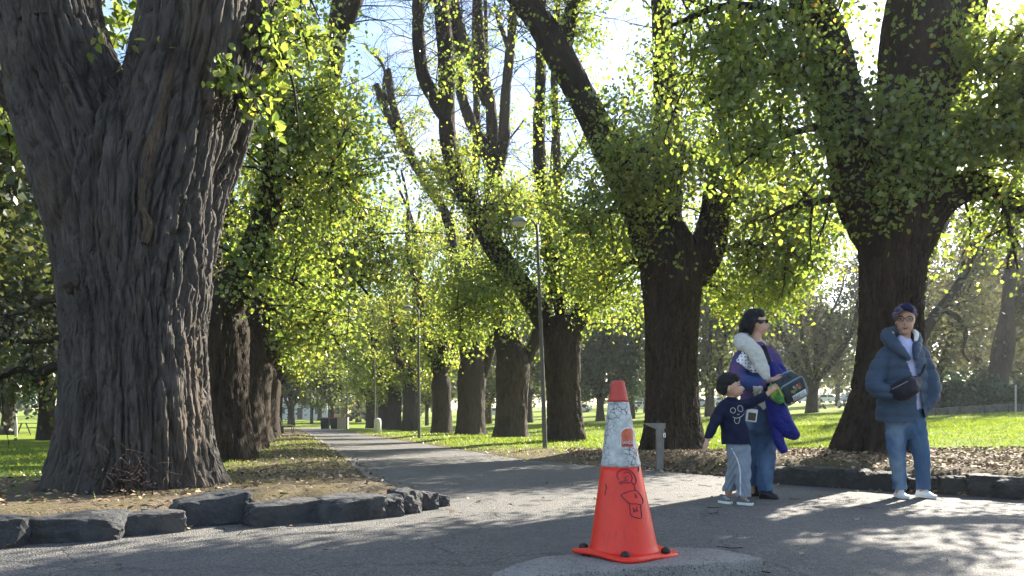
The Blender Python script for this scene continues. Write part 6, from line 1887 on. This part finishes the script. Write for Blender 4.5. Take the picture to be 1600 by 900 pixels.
blob('jeans', [tb([(1412, 628, .145), (1413, 655, .155), (1414, 664, .15)], C_, 22, .02, .84), tb([(1401, 660, .096), (1400, 690, .083, -.01), (1402, 715, .070, -.02), (1405, 745, .060, 0), (1406, 790, .056, .01)], C_),
               tb([(1428, 660, .096), (1435, 690, .082, -.01), (1440, 715, .070, -.02), (1442, 745, .060, 0), (1443, 790, .055, .01)], C_)], .009, jm2, WC, 5, cut=hem_cut(lambda c: False, lambda x: 766),
     warp=lambda c: .006 * np.sin(c[:, 2] * 60 + 4 * np.sin(c[:, 0] * 30)) * vnoise(c[:, 0] * 9, c[:, 2] * 7, 2))
shirt_m = cloth('lilac_jersey', (.42, .45, .68), (.50, .52, .74), 10, .9, .6, 16)
blob('t_shirt', [tb([(1412, 530, .062), (1412, 545, .115), (1412, 575, .16), (1412, 625, .165), (1412, 650, .16)], C_, 26, .02, .80)], .010, shirt_m, WC, 4, cut=hem_cut(lambda c: False, lambda x: 640))
puff = cloth('blue_puffer', (.036, .058, .094), (.047, .074, .115), 6, .55, .5, 24)
def quilt(c):
    z = c[:, 2]
    w = .015 * np.abs(np.sin(z * math.pi / .105 + .4)) ** .45 + .008 * (vnoise(c[:, 0] * 16, z * 22 + c[:, 1] * 12, 3) - .5)
    return w - .012
vcut = [(1396, 524), (1426, 524), (1430, 548), (1431, 578), (1436, 600), (1441, 630), (1449, 670), (1435, 670), (1433, 620), (1427, 588), (1418, 565), (1406, 545)]
jk = blob('puffer_jacket', [tb([(1412, 534, .095), (1412, 546, .155), (1411, 575, .195), (1410, 610, .205), (1409, 640, .218), (1408, 690, .225)], C_, 30, .02, .78),
                  tb([(1392, 549, .08), (1382, 562, .085), (1371, 585, .086, -.02), (1368, 602, .084, -.06), (1378, 611, .075, -.13), (1392, 613, .062, -.19)], C_),
                  tb([(1433, 549, .078), (1442, 565, .078), (1451, 590, .078), (1456, 612, .074, -.03), (1450, 628, .068, -.06), (1442, 634, .06, -.08)], C_)], .009, puff, WC, 4, warp=quilt, cut=hem_cut(front_cut(vcut, YC - .02), lambda x: 657 + 5 * math.sin((x - 1370) * .05)))
blob('hood', [tb([(1419, 560, .026, -.17), (1406, 547, .044, -.15), (1393, 534, .056, -.08), (1386, 525, .058, 0), (1393, 520, .056, .09), (1411, 519, .05, .14), (1427, 522, .045, .10), (1433, 531, .040, .01), (1432, 546, .034, -.11), (1431, 560, .02, -.17)], C_, 18, .02)], .008, puff, WC, 4,
     warp=lambda c: .008 * (vnoise(c[:, 0] * 20, c[:, 2] * 26 + c[:, 1] * 20, 3) - .4))
wl = cloth('white_lining', (.66, .66, .64), (.74, .74, .72), 20, .9, .4, 30)
blob('hood_lining', [tb([(1428, 517, .018, .02), (1432, 523, .022, -.045), (1431, 532, .016, -.06)], C_, 12, .01), tb([(1391, 524, .016, -.055), (1394, 521, .018, -.04)], C_, 12, .01)], .006, wl, WC, 2)
for px_ in (1387,):
    pole('front_seam', [(*onto(bvh_of(jk), 1434, y, .004, 6.35), .006) for y in (595, 615, 635, 655)], puff, jk, 6, .02)
FB = thing('belt_bag', 'black belt bag worn high across the front of the blue puffer jacket', 'bag', C_(1412, 630, -.27))
bgm = cloth('black_nylon', (.007, .008, .013), (.012, .013, .019), 15, .5, .6, 24)
fb = blob('pouch', [tb([(1396, 612, .062, -.22), (1404, 611, .088, -.245), (1414, 608, .092, -.255), (1424, 603, .085, -.25), (1432, 596, .055, -.22)], C_, 20, .015, .55)], .008, bgm, FB, 4, warp=lambda c: .008 * (vnoise(c[:, 0] * 20, c[:, 2] * 20, 7) - .5))
fbv = bvh_of(fb)
stroke('zip', fbv, [(1394, 608), (1404, 603), (1416, 597), (1428, 590)], .0035, plain('zip_grey', (.30, .30, .32), .35, .1, metal=.5), fb, .001, 6.3)
jbv = bvh_of(jk)
pole('strap', [(*C_(1430, 596, -.24), .010), (*onto(jbv, 1440, 584, .006, 6.4), .010), (*onto(jbv, 1446, 570, .006, 6.45), .010)], bgm, FB, 8, .02)
wrap = cloth('mauve_wrap', (.075, .065, .105), (.19, .15, .19), 26, .85, .5, 30, (.03, .03, .09), (1, 1, 3))
blob('head_wrap', [cball(C_(1413.5, 490, .015), (.094, .102, .086)), tb([(1399, 490, .028, -.05), (1401, 500, .022, .0), (1402, 508, .018, .03)], C_), tb([(1428, 490, .026, -.05), (1427.5, 500, .02, .0)], C_),
                   tb([(1400, 488, .02, -.06), (1407, 483.5, .02, -.085), (1416, 481, .022, -.09)], C_), tb([(1428, 488, .02, -.06), (1423, 484, .02, -.085), (1416, 481, .022, -.09)], C_)], .007, wrap, WC, 3,
     warp=lambda c: .004 * np.sin(c[:, 2] * 120 + c[:, 0] * 60), cut=front_cut([(1403, 520), (1403, 492), (1408, 488), (1415, 486), (1422, 488), (1426, 492), (1426, 520)], YC - .03))
blob('wrap_knot', [tb([(1411, 480, .026, -.09), (1417, 479, .036, -.105), (1423, 483, .026, -.09)], C_)], .006, cloth('navy_knot', (.012, .014, .05), (.022, .024, .075), 20, .8, .6, 40), WC, 2, warp=lambda c: .005 * (vnoise(c[:, 0] * 50, c[:, 2] * 50, 2) - .5))
def lens_ring(cx):
    return [(cx + 5.6 * math.cos(a) * (1 if abs(math.cos(a)) < .8 else .95), 498.2 + 3.6 * math.sin(a)) for a in np.linspace(0, 2 * math.pi, 17)]
fr_ = plain('glasses_frame', (.012, .012, .014), .3)
gs = thing('glasses', 'dark framed glasses on the face of the woman in the puffer jacket', 'glasses', C_(1414, 498, -.1))
for cx in (1407.5, 1421.0):
    V, F, U = tube([(*C_(x, y, -.096), .0026) for x, y in lens_ring(cx)], 6, .006, lump=0)
    link('rim', mesh_np('rim', V, F), fr_, gs)
pole('bridge', [(*C_(1412.6, 497.5, -.097), .003), (*C_(1414.2, 496.8, -.099), .003), (*C_(1415.8, 497.5, -.097), .003)], fr_, gs, 6, .005)
for a, b in ((1402, 1400.5), (1426.5, 1428)):
    pole('temple', [(*C_(a, 497, -.095), .003), (*C_(b, 498, -.04), .003), (*C_(b, 499, .02), .003)], fr_, gs, 6, .02)
for cx in (1407.5, 1421.0):
    stroke('eye', cbv, [(cx - 2.2, 498.6), (cx, 498.1), (cx + 2.2, 498.6)], .0048, gl, WC, .0, 6.5)
    stroke('eyebrow', cbv, [(cx - 3.6, 494.6), (cx, 493.6), (cx + 3.4, 494.4)], .003, black_hair, WC, .0, 6.5)
stroke('mouth', cbv, [(1410.5, 512), (1413, 510.8), (1415, 511.0), (1417, 510.8), (1419, 512)], .0042, lip, WC, .0, 6.5)
stroke('mouth_opening', cbv, [(1412, 512.6), (1415, 513.0), (1418, 512.6)], .0045, plain('mouth_dark', (.05, .015, .015), .5), WC, .0, 6.5)
wsh = cloth('white_leather', (.68, .68, .67), (.76, .76, .75), 18, .5, .3, 40)
for (h0, h1, dy0, dy1) in (((1402, 780), (1415, 781), .08, -.14), ((1432, 780), (1462, 781), .06, -.12)):
    p0 = C_(*h0, dy0); p1 = C_(*h1, dy1); p0[2] = p1[2] = zC + .004
    so = shoe('sneaker', p0, p1, .050, .090, wsh, white_s, WC, .12, .026)
    d = unit(p1 - p0); s_ = np.array([-d[1], d[0], 0])
    for k in range(3):
        c_ = p0 + (p1 - p0) * (.42 + .11 * k) + np.array([0, 0, .079 - .011 * k])
        pole('lace', [(*(c_ - s_ * .022 - [0, 0, .008]), .0035), (*(c_ + [0, 0, .001]), .0035), (*(c_ + s_ * .022 - [0, 0, .008]), .0035)], lace, so, 6, .01)

# ================= two people sitting far off on the lawn
def sitter(px, Y, topc, label, seed):
    q = pz(px, Y)
    r = thing('person', label, 'person', q, 'people sitting on the far lawn')
    f = lambda x, y, z, rr: (q[0] + x, q[1] + y, q[2] + z, rr)
    sk = [ctube([f(0, 0, .12, .12), f(.02, 0, .35, .12), f(.05, 0, .55, .13)], 12, .05), ctube([f(.05, 0, .58, .055), f(.06, 0, .72, .05)], 10, .03), cball((q[0] + .07, q[1], q[2] + .82), (.095, .085, .115)),
          cball((q[0] + .165, q[1], q[2] + .81), (.02, .015, .02)),
          ctube([f(.05, -.17, .55, .05), f(.2, -.22, .36, .042), f(.42, -.12, .38, .034)], 10, .04), ctube([f(.05, .17, .55, .05), f(.2, .22, .36, .042), f(.42, .12, .38, .034)], 10, .04)]
    sk += hand_shapes(f(.42, -.12, .38, 0)[:3], (1, .1, -.2), (0, 0, 1), 1, .3, .010) + hand_shapes(f(.42, .12, .38, 0)[:3], (1, -.1, -.2), (0, 0, 1), 1, .3, .010)
    blob('body', sk, .013, skin, r, 2)
    blob('shirt', [ctube([f(0, 0, .10, .15), f(.02, 0, .35, .155), f(.05, 0, .56, .15)], 14, .05), ctube([f(.05, -.14, .55, .07), f(.2, -.22, .36, .058), f(.32, -.17, .37, .05)], 10, .04), ctube([f(.05, .14, .55, .07), f(.2, .22, .36, .058), f(.32, .17, .37, .05)], 10, .04)], .018, plain('sitter_shirt', topc, .9), r, 2)
    blob('trousers', [ctube([f(0, -.09, .12, .11), f(.38, -.16, .40, .085), f(.62, -.14, .10, .06)], 12, .05), ctube([f(0, .09, .12, .11), f(.40, .16, .30, .085), f(.68, .14, .09, .06)], 12, .05)], .018, plain('sitter_trousers', (.05, .06, .08), .9), r, 2)
    blob('hair', [cball((q[0] + .045, q[1], q[2] + .85), (.105, .10, .105))], .018, black_hair, r, 2)
    for s in (-.14, .14):
        shoe('shoe', (q[0] + .58, q[1] + s, q[2] + .01), (q[0] + .84, q[1] + s, q[2] + .01), .045, .09, boots, white_s, r)
sitter(1278, 64, (.55, .57, .60), 'tiny figure in pale clothes sitting on the far lawn above the backpack', 1)
sitter(1311, 66, (.42, .44, .48), 'tiny figure sitting on the far lawn against the broad trunk', 2)
# ------------------------------------------------------------------ the hazy air
def haze():
    bm = bmesh.new(); bm_box(bm, (700, 440, 40), (0, 195, 13))
    m = bpy.data.materials.new('haze'); m.use_nodes = True
    nt = m.node_tree
    nt.nodes.remove(nt.nodes['Principled BSDF'])
    v = N(nt, 'ShaderNodeVolumePrincipled', {'Color': (.93, .95, 1.0, 1), 'Density': 0.0004, 'Anisotropy': 0.35})
    nt.links.new(v.outputs[0], nt.nodes['Material Output'].inputs['Volume'])
    o = bm_done('haze', bm, m)
    tag(o, 'thin pale autumn haze filling the park air', 'haze', kind='stuff')
haze()
